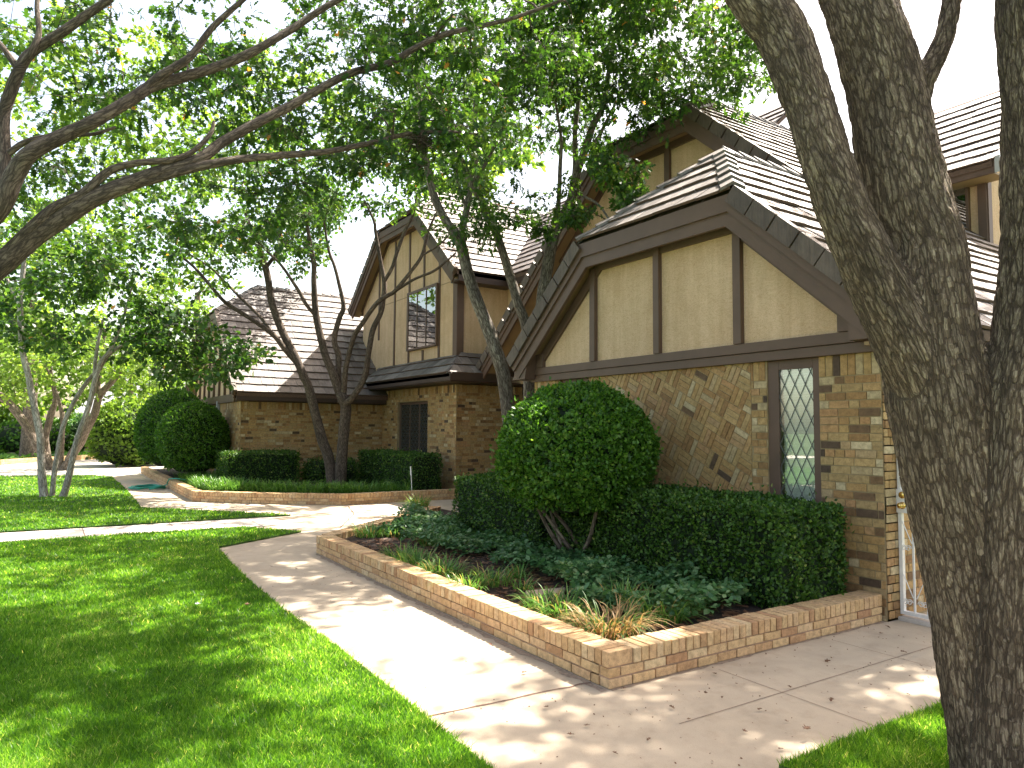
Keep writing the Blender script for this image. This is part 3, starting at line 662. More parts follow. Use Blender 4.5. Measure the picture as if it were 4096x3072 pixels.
# ---- left wing that comes forward
XL = -20.0
brick_wall('brick_wall', (XL, 4.36, 0), (0, 1, 0), (1, 0, 0), 4.05, 0, 2.32, parent=house)
brick_wall('brick_wall', (-27.6, 4.355, 0), (1, 0, 0), (0, -1, 0), 7.6, 0, 2.33, holes=[(1.0, 3.6, 0, 2.05)], parent=house)
stL = slab('stucco_wall', [(-27.6, 4.34, 2.4), (-20.0, 4.34, 2.4), (-20.0, 4.34, 2.75), (-22.6, 4.34, 4.95), (-24.9, 4.34, 4.95), (-27.6, 4.34, 2.75)], (0, .2, 0), STUCCO, house)
boxo('trim_board', (-27.65, 4.28, 2.33), (-19.96, 4.4, 2.55), TIMBER, house)
for x in np.arange(-26.8, -20.2, .8):
    zt = min(4.9, 2.5+.87*min(x+27.9, -19.7-x)-.1)
    if zt > 2.7: vtimber(x, x+.09, 2.5, zt, 4.34, stL)
RL = gable_roof('L', -23.74, 6.15, .87, .75, 4.1, 8.6, 5.07, -27.88, -19.6, 4.34, ybR=8.9)
boxo('fascia', (-19.68, 4.15, 2.35), (-19.62, 8.35, 2.53), TIMBERD, RL['root']); boxo('soffit', (-20.0, 4.15, 2.33), (-19.68, 8.4, 2.352), TIMBERD, RL['root'])
b = MB(); b.box((-26.6, 4.5, 0), (-24.0, 4.54, 2.05))
for k in range(4): b.box((-26.55, 4.47, .05+k*.5), (-24.05, 4.5, .5+k*.5))
b.build('garage_door', TIMBER, house)
b = MB(); b.box((-22.8, 4.25, .15), (-22.71, 4.34, 2.4)); b.box((-22.83, 4.26, 1.2), (-22.68, 4.345, 1.23)); b.box((-22.8, 4.15, .1), (-22.71, 4.34, .18)); b.build('downspout', GREYMETAL, house, bevel=.008)
# solid cores so that light does not leak through
for a, c in (((-8.6, 6.7, 0), (-3.7, 9.0, 2.3)), ((-21.4, 8.75, 0), (-15.7, 13.5, 5.2)), ((-27.4, 4.8, 0), (-20.2, 8.3, 2.5))):
    boxo('dark_backing', a, c, DARKIN, house)

# ================================================================== WHITE GATE
gate = empty('garden_gate', 'white wrought iron gate with scrolls beside the brick corner, behind the big trunk', 'gate', (-3.0, 6.3, 0))
def tube_pts(pts, rad, k=6):
    """tube along points -> verts, faces"""
    P = np.array(pts, float); n = len(P); rad = np.broadcast_to(np.array(rad, float), (n,))
    T = np.gradient(P, axis=0); T /= np.maximum(np.linalg.norm(T, axis=1)[:, None], 1e-9)
    ref = np.array([0.13, 0.27, 1.0]) if abs(T[:, 2]).mean() < .9 else np.array([1.0, .21, 0])
    A = np.cross(T, ref); A /= np.linalg.norm(A, axis=1)[:, None]; B = np.cross(T, A)
    th = np.arange(k)*2*np.pi/k
    V = P[:, None]+rad[:, None, None]*(np.cos(th)[None, :, None]*A[:, None]+np.sin(th)[None, :, None]*B[:, None])
    i = np.arange(n-1)[:, None]*k; j = np.arange(k)[None]; j2 = (j+1) % k
    Fq = np.stack([i+j, i+j2, i+k+j2, i+k+j], -1).reshape(-1, 4)
    return V.reshape(-1, 3), Fq, th
def join(parts):
    vs_, fs, o = [], [], 0
    for v, f in parts: vs_.append(v); fs.append(f+o); o += len(v)
    return np.concatenate(vs_), np.concatenate(fs)
yg = 6.3; gx0, gx1, gz0, gz1 = -3.455, -2.56, .05, 1.71
b = MB(); b.box((gx0, yg-.02, gz0), (gx0+.03, yg+.02, gz1)); b.box((gx1-.03, yg-.02, gz0), (gx1, yg+.02, gz1)); b.box((gx0+.03, yg-.02, gz0), (gx1-.03, yg+.02, gz0+.03)); b.box((gx0+.03, yg-.02, gz1-.03), (gx1-.03, yg+.02, gz1))
b.build('gate_frame', WHITEMETAL, gate)
for x in np.linspace(gx0+.115, gx1-.115, 7):
    b = MB(); b.box((x-.007, yg-.007, gz0+.03), (x+.007, yg+.007, gz1-.03)); b.build('bar', WHITEMETAL, gate)
def scroll(cx, cz, r, s1, s2):
    t = np.linspace(0, 1.6*2*np.pi, 26); rr = r*(1-t/t[-1]*.75)
    return [(cx+s1*(r*.2+rr*np.cos(t)), yg-.012, cz+s2*rr*np.sin(t)) for t, rr in zip(t, rr)]
for k, x in enumerate(np.linspace(gx0+.06, gx1-.06, 7)):
    tp = []
    for z in (.16, .62, .98, 1.24, 1.48):
        for s_ in (1, -1): tp.append(tube_pts(scroll(x+s_*.012, z, .026, s_, 1), .004, 5)[:2])
    for z in (.2, .66, 1.28):
        tp.append(tube_pts([(x-.05, yg-.012, z), (x+.06, yg-.012, z+.26)] if k % 2 else [(x+.05, yg-.012, z), (x-.06, yg-.012, z+.26)], .0045, 5)[:2])
    v, f = join(tp); fastmesh('scrollwork', v, f, WHITEMETAL, gate, smooth=True)
b = MB(); b.box((gx0-.005, yg-.035, .92), (gx0+.105, yg-.022, 1.12)); b.box((gx0+.03, yg-.022, .92), (gx0+.105, yg+.03, 1.12)); lk = b.build('lock_plate', WHITEMETAL, gate, bevel=.003)
def lathe(pts, cx, cy, cz, axis_y=True, k=20):
    V = []; F_ = []
    for r, h in pts:
        for j in range(k):
            a = 2*math.pi*j/k; V.append((cx+r*math.cos(a), cy-h, cz+r*math.sin(a)))
    for i in range(len(pts)-1):
        for j in range(k): F_.append((i*k+j, i*k+(j+1) % k, (i+1)*k+(j+1) % k, (i+1)*k+j))
    return np.array(V), np.array(F_)
v, f = lathe([(.001,.012),(.027,.012),(.03,.004),(.03,0)], gx0+.05, yg-.035, 1.075); fastmesh('deadbolt', v, f, BRASS, lk, smooth=True)
v, f = lathe([(.001,.06),(.018,.058),(.025,.046),(.024,.032),(.012,.022),(.012,.012),(.03,.008),(.031,0)], gx0+.05, yg-.035, .985); fastmesh('knob', v, f, BRASS, lk, smooth=True)
b = MB(); b.box((gx1+.01, yg-.03, 0), (gx1+.07, yg+.03, 1.8)); b.build('gate_post', WHITEMETAL, gate)
boxo('threshold', (gx0, yg-.06, .001), (gx1, yg+.06, .03), CONC2, gate)

# ================================================================== PLANTERS
def planter_run(b, p, q, inward, h=.228, cap=.2, t0=0, t1=0, c0=0, c1=0):
    """two courses of stretchers and a rowlock cap between two plan points; outer face on the line"""
    p = np.array(p, float); q = np.array(q, float); L = np.linalg.norm(q-p); d = (q-p)/L; iw = np.array(inward, float); iw = iw/np.linalg.norm(iw)
    P3 = lambda a, w_, z: (*(p+d*a+iw*w_), z)
    k0, k1 = t0+.012, L-t1-.012
    b.prism([P3(k0, .012, 0), P3(k1, .012, 0), P3(k1, cap-.012, 0), P3(k0, cap-.012, 0)], [P3(k0, .012, h-.012), P3(k1, .012, h-.012), P3(k1, cap-.012, h-.012), P3(k0, cap-.012, h-.012)], 1)
    for c in range(2):
        z0, z1 = c*.0665+.003, (c+1)*.0665-.007; a = -.1*(c % 2)
        while a < L:
            a0, a1 = max(t0, a)+.005, min(L-t1, a+.2)-.005
            if a1-a0 > .03:
                j = random.uniform(-.003, .003)
                b.prism([P3(a0, j, z0), P3(a1, j, z0), P3(a1, cap*.45, z0), P3(a0, cap*.45, z0)], [P3(a0, j, z1), P3(a1, j, z1), P3(a1, cap*.45, z1), P3(a0, cap*.45, z1)], 0)
            a += .2
    Lc = L-c0-c1; n = max(1, int(round(Lc/.069)))
    for i in range(n):
        a0, a1 = c0+Lc*i/n+.004, c0+Lc*(i+1)/n-.004; j = random.uniform(-.004, .004); k = random.uniform(-.003, .003)
        b.prism([P3(a0, -.004+j, .134), P3(a1, -.004+j, .134), P3(a1, cap+j, .134), P3(a0, cap+j, .134)], [P3(a0, -.004+j, h+k), P3(a1, -.004+j, h+k), P3(a1, cap+j, h+k), P3(a0, cap+j, h+k)], 0)
PE = (-11.75, 5.9)
b = MB(); planter_run(b, (-9.28, 3.01), (-3.5, 3.01), (0, 1), t1=.095); planter_run(b, (-3.5, 3.01), (-3.5, 6.08), (-1, 0), c0=.205); planter_run(b, PE, (-9.28, 3.01), (2.6, 2.2), c1=.12)
tag(b.build('planter_wall', [PBRICK, PMORTAR], bevel=.005), 'low tan brick planter wall turning the corner beside the front walk', 'planter')
b = MB(); b.prism([(-9.15, 3.15, 0), (-3.65, 3.15, 0), (-3.65, 6.1, 0), (-11.7, 6.1, 0)], [(-9.15, 3.15, .14), (-3.65, 3.15, .14), (-3.65, 6.1, .17), (-11.7, 6.1, .17)])
tag(b.build('mulch_bed', MULCH), kind='structure')
PL2 = [(-28.2, 2.85), (-17.0, 2.75), (-15.95, 3.75), (-14.72, 5.3), (-14.72, 8.3)]
b = MB()
for p, q in zip(PL2[:-1], PL2[1:]):
    d = np.array(q)-np.array(p); planter_run(b, p, q, (-d[1], d[0]))
tag(b.build('planter_wall', [PBRICK, PMORTAR], bevel=.004), 'low brick planter edging with slanted corner in front of the far wings', 'planter')
b = MB(); b.poly([(-28.2, 3.0, .15), (-17.05, 2.92, .15), (-16.1, 3.85, .15), (-14.9, 5.4, .15), (-14.9, 8.4, .15), (-20, 8.4, .15), (-20, 4.4, .15), (-28.2, 4.4, .15)])
tag(b.build('mulch_bed', MULCH), kind='structure')
# loose mulch chips
m_ = 2600; x = rng.uniform(-9.0, -3.75, m_); y = rng.uniform(3.22, 4.9, m_)
V = np.zeros((m_, 4, 3)); th = rng.uniform(0, 6.28, m_); ln = rng.uniform(.015, .05, m_); wd = rng.uniform(.006, .014, m_)
for i, (a, c) in enumerate(((-1,-1),(1,-1),(1,1),(-1,1))):
    V[:, i] = np.stack([x+a*ln*np.cos(th)-c*wd*np.sin(th), y+a*ln*np.sin(th)+c*wd*np.cos(th), .146+(y-3.15)*.01+rng.uniform(0, .02, m_)], 1)
tag(fastmesh('mulch_chips', V.reshape(-1, 3), np.arange(m_*4).reshape(-1, 4), DEADLEAF, rnd=rng.uniform(0, .6, m_)), 'brown bark mulch scattered over the near planter bed', 'mulch', kind='stuff')
st = [np.array(atz(*p, .19)) for p in ((1135,1275),(1222,1268),(1215,1290),(1140,1294))]
b = MB(); b.prism([tuple(p-np.array([0,0,.05])) for p in st], [tuple(p) for p in st])
tag(b.build('stepping_stone', ROCK, bevel=.01), 'flat pale stone lying in the mulch of the near planter', 'stone')

# ================================================================== FOLIAGE TOOLS
T_LOBE = np.array([(0,-.08),(.06,.1),(.3,.16),(.12,.32),(.42,.55),(.13,.58),(.2,.82),(0,1.0),(-.2,.82),(-.13,.58),(-.42,.55),(-.12,.32),(-.3,.16),(-.06,.1)])
T_OVAL = np.array([(0,0),(.28,.3),(.3,.62),(0,1.0),(-.3,.62),(-.28,.3)])
T_DIA = np.array([(0,0),(.33,.48),(0,1.0),(-.33,.48)])
def unit(v): return v/np.maximum(np.linalg.norm(v, axis=-1, keepdims=True), 1e-9)
def leaves(pos, axis, nrm, size, tmpl, fold=.25):
    """one flat-ish polygon per leaf"""
    a = unit(axis); b = unit(np.cross(a, nrm)); nn = np.cross(b, a)
    x = tmpl[:, 0][None, :, None]; y = tmpl[:, 1][None, :, None]; s = size[:, None, None]
    V = pos[:, None]+s*(a[:, None]*y+b[:, None]*x+nn[:, None]*(np.abs(x)*fold-.12*y*y))
    k = len(tmpl); m_ = len(pos)
    return V.reshape(-1, 3), np.arange(m_*k).reshape(m_, k)
def spray(C_, per, rad, tw=7, twl=(.18, .45), size=(.07, .12), droop=.25, flat=.7, out=None):
    """leafy twigs round every cluster centre -> leaf pos, axis, nrm, size, twig lines"""
    n = len(C_); d = unit(rng.normal(0, 1, (n, tw, 3))*np.array([1, 1, flat])+np.array([0, 0, -droop]))
    L = rng.uniform(*twl, (n, tw, 1))*np.broadcast_to(np.asarray(rad), (n,))[:, None, None]
    k = max(1, per//tw); u = rng.uniform(.15, 1.0, (n, tw, k, 1))
    p = C_[:, None, None]+d[:, :, None]*L[:, :, None]*u+rng.normal(0, .035, (n, tw, k, 3))
    ax = d[:, :, None]+rng.normal(0, .7, (n, tw, k, 3))+np.array([0, 0, -droop])
    nr = rng.normal(0, .55, (n, tw, k, 3))+np.array([0, 0, 1.0])
    sz_ = rng.uniform(*size, (n, tw, k))
    return p.reshape(-1, 3), ax.reshape(-1, 3), nr.reshape(-1, 3), sz_.reshape(-1), (C_, d, L)
def smooth_path(P, per=6):
    P = np.array(P, float)
    if len(P) < 3: 
        t = np.linspace(0, 1, per+1)[:, None]; return P[0]+(P[-1]-P[0])*t
    Q = np.vstack([2*P[0]-P[1], P, 2*P[-1]-P[-2]]); out = []
    for i in range(1, len(Q)-2):
        p0, p1, p2, p3 = Q[i-1:i+3]
        for t in np.linspace(0, 1, per, endpoint=False):
            out.append(.5*((2*p1)+(-p0+p2)*t+(2*p0-5*p1+4*p2-p3)*t*t+(-p0+3*p1-3*p2+p3)*t**3))
    out.append(Q[-2]); return np.array(out)
def limb(P, R0, per=6, k=10, wob=.08):
    """smooth tapered tube with lumpy surface; returns verts, faces, bark coords, axis nodes"""
    pts = smooth_path(np.column_stack([P, R0]), per); c, r = pts[:, :3], np.maximum(pts[:, 3], .003)
    V, Fq, th = tube_pts(c, r, k); V = V.reshape(len(c), k, 3)
    s = np.concatenate([[0], np.cumsum(np.linalg.norm(np.diff(c, axis=0), axis=1))])
    bark = np.zeros((len(c), k, 3)); off = rng.uniform(0, 20)
    bark[:, :, 0] = np.cos(th)*r[:, None]+off; bark[:, :, 1] = np.sin(th)*r[:, None]; bark[:, :, 2] = s[:, None]*.2
    ns = np.array([[mnoise.noise(Vector((math.cos(t)*1.3+off, math.sin(t)*1.3, si*3.2))) for t in th] for si in s])
    V = c[:, None]+(V-c[:, None])*(1+wob*ns[:, :, None])
    return V.reshape(-1, 3), Fq, bark.reshape(-1, 3), c, r
def wood(name, limbs, mat, parent):
    vs_, fs, bs, o = [], [], [], 0
    for v, f, bk in limbs: vs_.append(v); fs.append(f+o); bs.append(bk); o += len(v)
    return fastmesh(name, np.concatenate(vs_), np.concatenate(fs), mat, parent, smooth=True, vec=np.concatenate(bs))
def grow(nodes, rads, attr_, rtip=.004, sag=.12):
    """connect every attractor to the nearest wood already there -> thin curved limbs"""
    nodes = np.array(nodes); rads = np.array(rads); out = []
    d0 = np.array([np.min(np.sum((nodes-a)**2, 1)) for a in attr_])
    for i in np.argsort(d0):
        a = attr_[i]; dd = np.sum((nodes-a)**2, 1)+.05*(nodes[:, 2] > a[2]+.4); j = int(np.argmin(dd)); p = nodes[j]; L = math.sqrt(dd[j])
        if L < .05: continue
        n = 6; t = np.linspace(0, 1, n)[:, None]; mid = rng.normal(0, .09*L, 3); mid[2] += sag*L
        path = p+(a-p)*t+mid*(4*t*(1-t))+rng.normal(0, .012*L, (n, 3))*np.sin(t*np.pi)
        r0 = min(rads[j]*.75, .008+.012*L); r = np.linspace(r0, rtip, n)
        out.append((path, r)); nodes = np.vstack([nodes, path[2:]]); rads = np.concatenate([rads, r[2:]])
    return out
def thin_tubes(paths, k=4):
    L = []
    for P, r in paths:
        v, f, th = tube_pts(P, r, k); s = np.repeat(np.linspace(0, 1, len(P)), k); L.append((v, f, np.column_stack([v[:, 0], v[:, 1], v[:, 2]*.3])))
    return L
def ellipse_pts(blobs):
    """(x, y, rx, ry, depth, ddepth, n) in picture measure -> world points through the volume"""
    out = []
    for cx, cy, rx, ry, D, dD, n in blobs:
        a = rng.uniform(0, 2*np.pi, n); r = np.sqrt(rng.uniform(0, 1, n)); dd = D+rng.uniform(-dD, dD, n)
        for i in range(n): out.append(atD(cx+rx*r[i]*math.cos(a[i]), cy+ry*r[i]*math.sin(a[i]), dd[i]))
    return out
def ball_pts(blobs):
    out = []
    for c, r, n in blobs:
        q = unit(rng.normal(0, 1, (n, 3)))*rng.uniform(.25, 1, (n, 1))**.5; out.extend(list(np.array(c)+q*np.array(r)))
    return out
def crown(root, nodes, rads, pts, per, leaf, tmpl, size, barkm, rad=1.0, droop=.25, twigs=True, tw=7, rnd_bias=0.0, name='crown'):
    pts = np.array(pts); paths = grow(nodes, rads, pts)
    p, ax, nr, s, (C_, d, L) = spray(pts, per, rad, tw, size=size, droop=droop)
    v, f = leaves(p, ax, nr, s, tmpl)
    cl = np.repeat(rng.normal(0, .16, len(pts)), len(p)//len(pts))
    r = np.clip(rng.beta(2, 2, len(p))*.94+cl+rnd_bias, 0, .965); r[rng.random(len(p)) < .004] = 1
    fastmesh(name, v, f, leaf, root, rnd=r)
    if twigs:
        for i in range(len(pts)):
            for j in range(0, tw, 2): paths.append((np.array([C_[i], C_[i]+d[i, j]*L[i, j]*.55+np.array([0,0,.01]), C_[i]+d[i, j]*L[i, j]]), np.array([.004, .003, .0015])))
    if paths: wood('branches', thin_tubes(paths, 4), barkm, root)
def stems(root, defs, mat, k=9, per=5, name='stem', wob=.07):
    """defs: list of stems, each a list of limbs [(x, y, depth, width_px), ...]; returns skeleton"""
    nd, rd = [], []
    for st_ in defs:
        L = []
        for lb in st_:
            P = np.array([atD(x, y, D) for x, y, D, w_ in lb]); R0 = np.array([w_/2*D/(F/KP) for x, y, D, w_ in lb])
            v, f, bk, c, r = limb(P, R0, per, k, wob); L.append((v, f, bk)); nd.append(c); rd.append(r)
        wood(name, L, mat, root)
    return np.concatenate(nd), np.concatenate(rd)
#TREES
# ---- the big oak at the right edge: one fused, furrowed trunk
def fused_trunk(name, limbs, mat, parent, voxel=.013):
    vs_, fs, o = [], [], 0; nodes, rads, lens = [], [], []
    for P in limbs:
        P = np.array(P, float); W3 = np.array([atD(x, y, D) for x, y, D, w_ in P]); R0 = P[:, 3]/2*P[:, 2]/(F/KP)
        v, f, bk, c, r = limb(W3, R0, 10, 40, .05)
        s = np.concatenate([[0], np.cumsum(np.linalg.norm(np.diff(c, axis=0), axis=1))])
        nodes.append(c); rads.append(r); lens.append(s)
        # close both ends
        e0, e1 = len(v), len(v)+1; v = np.vstack([v, c[0], c[-1]]); k = 40; n = len(c)
        j = np.arange(k); cap0 = np.stack([np.full(k, e0), (j+1) % k, j, np.full(k, e0)], 1); cap1 = np.stack([np.full(k, e1), (n-1)*k+j, (n-1)*k+(j+1) % k, np.full(k, e1)], 1)
        vs_.append(v); fs.append((f+o, cap0+o, cap1+o)); o += len(v)
    V = np.concatenate(vs_); quads = np.concatenate([q[0] for q in fs]); tris = np.concatenate([np.concatenate(q[1:]) for q in fs])[:, :3]
    me = bpy.data.meshes.new('raw'); me.from_pydata(V.tolist(), [], quads.tolist()+tris.tolist()); me.update()
    tmp = bpy.data.objects.new('raw', me); COL.objects.link(tmp)
    md = tmp.modifiers.new('r', 'REMESH'); md.mode = 'VOXEL'; md.voxel_size = voxel
    ms = tmp.modifiers.new('s', 'SMOOTH'); ms.iterations = 6; ms.factor = .5
    dg = bpy.context.evaluated_depsgraph_get(); ev = tmp.evaluated_get(dg); me2 = bpy.data.meshes.new_from_object(ev)
    bpy.data.objects.remove(tmp); bpy.data.meshes.remove(me)
    nv = len(me2.vertices); co = np.zeros(nv*3, np.float32); me2.vertices.foreach_get('co', co); co = co.reshape(-1, 3).astype(float)
    no = np.zeros(nv*3, np.float32); me2.vertices.foreach_get('normal', no); no = no.reshape(-1, 3)
    best = np.full(nv, 1e9); bark = np.zeros((nv, 3))
    for i, (c, r, s) in enumerate(zip(nodes, rads, lens)):
        for a in range(len(c)-1):
            ab = c[a+1]-c[a]; L = np.linalg.norm(ab); t = np.clip((co-c[a])@ab/(L*L), 0, 1); q = co-c[a]-t[:, None]*ab; dist = np.linalg.norm(q, axis=1)-r[a]
            k = dist < best
            d = ab/L; A = np.cross(d, [0.1, .3, .2]); A /= np.linalg.norm(A); A = np.cross(A, d); B = np.cross(d, A)
            best[k] = dist[k]; bark[k] = np.stack([q[k]@A*1.0+i*3.1, q[k]@B, (s[a]+t[k]*L)*.22], 1)
    h = np.empty(nv)
    for i in range(nv):
        p = Vector(bark[i]); pw = p*40+mnoise.noise_vector(p*22)*.6
        dd, _ = mnoise.voronoi(pw); h[i] = min((dd[1]-dd[0])*1.5, .7)+.35*mnoise.noise(p*30)+.5*mnoise.noise(p*6)
    co += no*((h-.45)*.0105)[:, None]
    me2.vertices.foreach_set('co', co.astype(np.float32).ravel()); me2.materials.clear(); me2.materials.append(mat)
    me2.polygons.foreach_set('use_smooth', np.ones(len(me2.polygons), bool))
    at = me2.attributes.new('bark', 'FLOAT_VECTOR', 'POINT'); at.data.foreach_set('vector', bark.astype(np.float32).ravel()); me2.update()
    me2.name = name; o_ = link(name, me2, parent)
    return o_, np.concatenate(nodes), np.concatenate(rads)
OPEN = [(1950, 190, 300, 300), (1700, 330, 130, 110), (780, 545, 85, 95), (2150, 300, 200, 300)]
def in_open(p):
    d = p-CAM; dep = d@CF
    if dep < .3: return False
    x = (2048+F*(d@CX)/dep)/KP; y = (1536-F*(d@CU)/dep)/KP
    if x > 1660 and x < 2260 and y > -40 and y < 700: return True
    return any(((x-a)/c)**2+((y-b_)/e)**2 < 1 for a, b_, c, e in OPEN)
def dapple(P, seed):
    """leaf clusters kept in patches, so that sun reaches the lawn and the near planter edge between them"""
    out = []
    for p in P:
        gx, gy = p[0]-p[2]*sx/sz, p[1]-p[2]*sy/sz
        if -6.4 < gx < -3.7 and 1.7 < gy < 3.5: pr = .16
        elif -9.3 < gx < -3.7 and 2.9 < gy < 3.4: pr = .25
        elif -10.5 < gx < -6.4 and 1.8 < gy < 3: pr = 1.0
        elif gx > -3.7 and gy > 2.4: pr = 1.0
        elif gx > -3.7 and gy > 1.6: pr = .72
        elif gx > -3.7: pr = .5
        else: pr = 1.0 if mnoise.noise(Vector((gx*.62, gy*.85, seed))) > -.05 else .06
        if random.random() < pr: out.append(p)
    return out
def keep_clear(P): return [p for p in P if not in_open(np.array(p))]

oak = empty('oak_tree', 'large forked oak with deeply furrowed bark, close by at the right edge', 'tree', tuple(atz(2165, 1705)))
DL, DR = 3.3, 3.12
_, n1, r1 = fused_trunk('trunk', [
    [(2190,1880,DL,400),(2184,1790,DL,330),(2174,1735,DL,262),(2168,1695,DL,210),(2164,1659,DL,196),(2140,1500,DL,196),(2116,1336,DL,192),(2096,1222,DL,190),(2072,1100,DL,196),(2046,975,DL,200),(2028,860,DL,205),(2012,760,DL,196),(1999,640,DL+.02,182),(1990,548,DL+.04,172),(1964,456,DL+.06,168),(1944,365,DL+.08,164),(1930,292,DL+.1,158),(1917,219,DL+.12,152),(1900,146,DL+.14,150),(1878,73,DL+.16,146),(1852,0,DL+.2,142),(1800,-120,DL+.3,130),(1760,-260,DL+.45,115),(1740,-420,DL+.6,95),(1690,-720,DL+1.1,66),(1650,-1050,DL+1.8,36)],
    [(2062,1060,DL+.02,120),(2020,900,DL-.02,130),(1968,770,DL-.05,128),(1912,650,DL-.06,122),(1866,552,DL-.06,116),(1824,456,DL-.05,110),(1791,365,DL-.03,104),(1767,292,DL,102),(1746,219,DL+.03,101),(1719,146,DL+.06,104),(1688,73,DL+.1,108),(1640,0,DL+.14,112),(1560,-120,DL+.2,104),(1470,-240,DL+.3,92),(1380,-330,DL+.45,76),(1230,-500,DL+.9,58),(1060,-720,DL+1.5,34)],
    [(2262,1950,DR,400),(2252,1850,DR,320),(2244,1780,DR,250),(2234,1715,DR,216),(2219,1659,DR,205),(2214,1400,DR,192),(2216,1150,DR,190),(2222,997,DR,190),(2232,844,DR,184),(2248,720,DR,178),(2262,595,DR,176),(2263,438,DR,174),(2262,256,DR,172),(2256,110,DR,172),(2250,0,DR,172),(2262,-150,DR,160),(2290,-300,DR,140),(2330,-450,DR+.2,115),(2400,-760,DR+.7,80),(2470,-1150,DR+1.4,40)],
    [(1968,225,DL+.1,70),(1994,172,DL+.1,54),(2022,124,DL+.12,46),(2043,70,DL+.14,43),(2057,0,DL+.16,41),(2075,-100,DL+.2,38),(2110,-220,DL+.3,32)],
], BARK, oak)
v, f, bk, c, r = limb([atD(1880, 500, DL-.13), atD(1915, 553, DL-.155), atD(1945, 605, DL-.165), atD(1970, 652, DL-.17)], [.008, .014, .017, .012], 6, 10, .15)
wood('dead_stub', [(v, f, bk)], BARK, oak)
# its spreading crown, mostly above and right of the view; clusters placed to shade the walk
P = dapple(keep_clear(ball_pts([((-3.0, 10.0, 9.3), (2.7, 2.6, 1.0), 200), ((.5, 8.5, 8.6), (2.8, 3.0, 1.5), 110), ((-2.0, 7.4, 8.9), (2.0, 1.8, .8), 40), ((-3.0, 8.6, 9.0), (1.9, 1.5, .8), 80), ((1.5, 11.5, 8.8), (2.5, 2.5, 1.5), 60)])), 9.2)
P += dapple(keep_clear(ball_pts([((-4.0, 6.0, 9.0), (3.0, 2.4, .8), 110), ((-5.6, 4.4, 9.2), (3.0, 2.4, .7), 100)])), 9.2)
crown(oak, n1, r1, P, 63, LEAF, T_LOBE, (.08, .13), BARK, 1.1)

# ---- the oak whose limbs reach in from the left
oak2 = empty('oak_tree', 'oak out of view whose long dark limbs sweep in from the left edge', 'tree', tuple(atz(-520, 1560)))
D0 = 5.4
base = atz(-520, 1560)
n2, r2 = [], []
LB = []
def world_limb(P, R0, k=14, per=6):
    v, f, bk, c, r = limb(P, R0, per, k, .07); LB.append((v, f, bk)); n2.append(c); r2.append(r)
world_limb([base+np.array([0,0,-.15]), base+np.array([0,0,.12]), base*.98+np.array([.0,0,.9]), atD(-440, 830, D0), atD(-470, 560, D0), atD(-430, 200, D0+.3), atD(-480, -300, D0+.6), atD(-420, -800, D0+1)], [.42, .32, .26, .235, .2, .16, .1, .03])
def plimb(pts):
    world_limb([atD(x, y, D) for x, y, D, w_ in pts], [w_/2*D/(F/KP) for x, y, D, w_ in pts])
plimb([(-440,830,5.4,100),(-250,730,5.35,70),(-100,648,5.35,56),(0,574,5.4,48),(68,515,5.45,44),(137,470,5.5,40),(210,425,5.55,36),(297,390,5.65,32),(342,372,5.7,27),(427,345,5.85,24),(479,308,6.0,22),(560,263,6.2,20),(632,226,6.4,19),(700,187,6.6,17),(763,156,6.8,16),(839,137,7.0,15),(893,106,7.15,13),(958,75,7.3,12),(1044,55,7.5,10),(1112,38,7.6,8),(1215,0,7.8,6)])
plimb([(290,394,5.63,26),(340,384,5.7,22),(410,364,5.8,20),(513,345,6.0,17),(615,335,6.3,15),(702,328,6.6,13),(805,308,6.9,11),(873,291,7.1,10),(955,284,7.3,7),(1030,290,7.5,4)])
plimb([(-30,590,5.38,24),(60,500,5.4,24),(120,448,5.45,22),(180,418,5.5,20),(235,370,5.55,17),(297,352,5.6,14),(365,346,5.7,13),(415,328,5.8,11),(455,288,5.9,9),(462,262,5.95,6)])
plimb([(-300,760,5.36,66),(-140,600,5.3,52),(-60,510,5.25,46),(0,446,5.2,42),(34,374,5.2,38),(68,330,5.2,34),(147,288,5.3,29),(205,261,5.35,27),(284,214,5.5,25),(325,188,5.6,24),(393,167,5.75,22),(461,147,5.9,20),(530,120,6.0,19),(581,92,6.1,17),(649,51,6.3,15),(700,17,6.4,13),(760,-15,6.5,11)])
plimb([(300,203,5.55,17),(342,167,5.6,18),(410,123,5.7,16),(454,65,5.8,13),(490,30,5.85,12),(530,-5,5.9,10)])
plimb([(-60,560,5.3,34),(-8,460,5.35,30),(8,400,5.4,27),(10,342,5.45,26),(7,256,5.5,25),(27,188,5.5,24),(44,147,5.5,23),(68,113,5.55,21),(137,68,5.6,20),(190,30,5.65,18),(240,-4,5.7,16)])
plimb([(50,138,5.5,16),(72,105,5.5,14),(84,70,5.55,12),(80,17,5.6,10),(84,-30,5.65,8)])
plimb([(40,150,5.5,15),(20,122,5.5,13),(0,95,5.5,11),(-30,70,5.55,9)])
plimb([(20,330,5.4,14),(60,305,5.4,12),(130,292,5.45,10),(200,290,5.5,8),(250,275,5.55,6)])
wood('trunk', LB, BARKB, oak2)
P = ellipse_pts([(260,90,330,150,6.9,1.0,26),(700,120,350,170,7.6,1.0,44),(150,330,230,150,7.6,1.0,17),(1020,110,230,130,8.2,.8,32),(560,330,260,90,7.6,.8,20),(830,290,170,80,7.8,.7,18),(450,470,200,60,7.5,.8,8),(1010,285,90,40,7.5,.4,7)])
P += dapple(ball_pts([((-6.4, 2.6, 7.9), (3.2, 2.2, .9), 90), ((-9.0, 4.0, 8.4), (3.4, 2.4, .9), 100), ((-7.2, 5.8, 8.8), (3.4, 1.8, .8), 90)]), 9.2)  # high clusters added to throw dappled shade on the near lawn
P = [p for p in P if not in_open(np.array(p))]
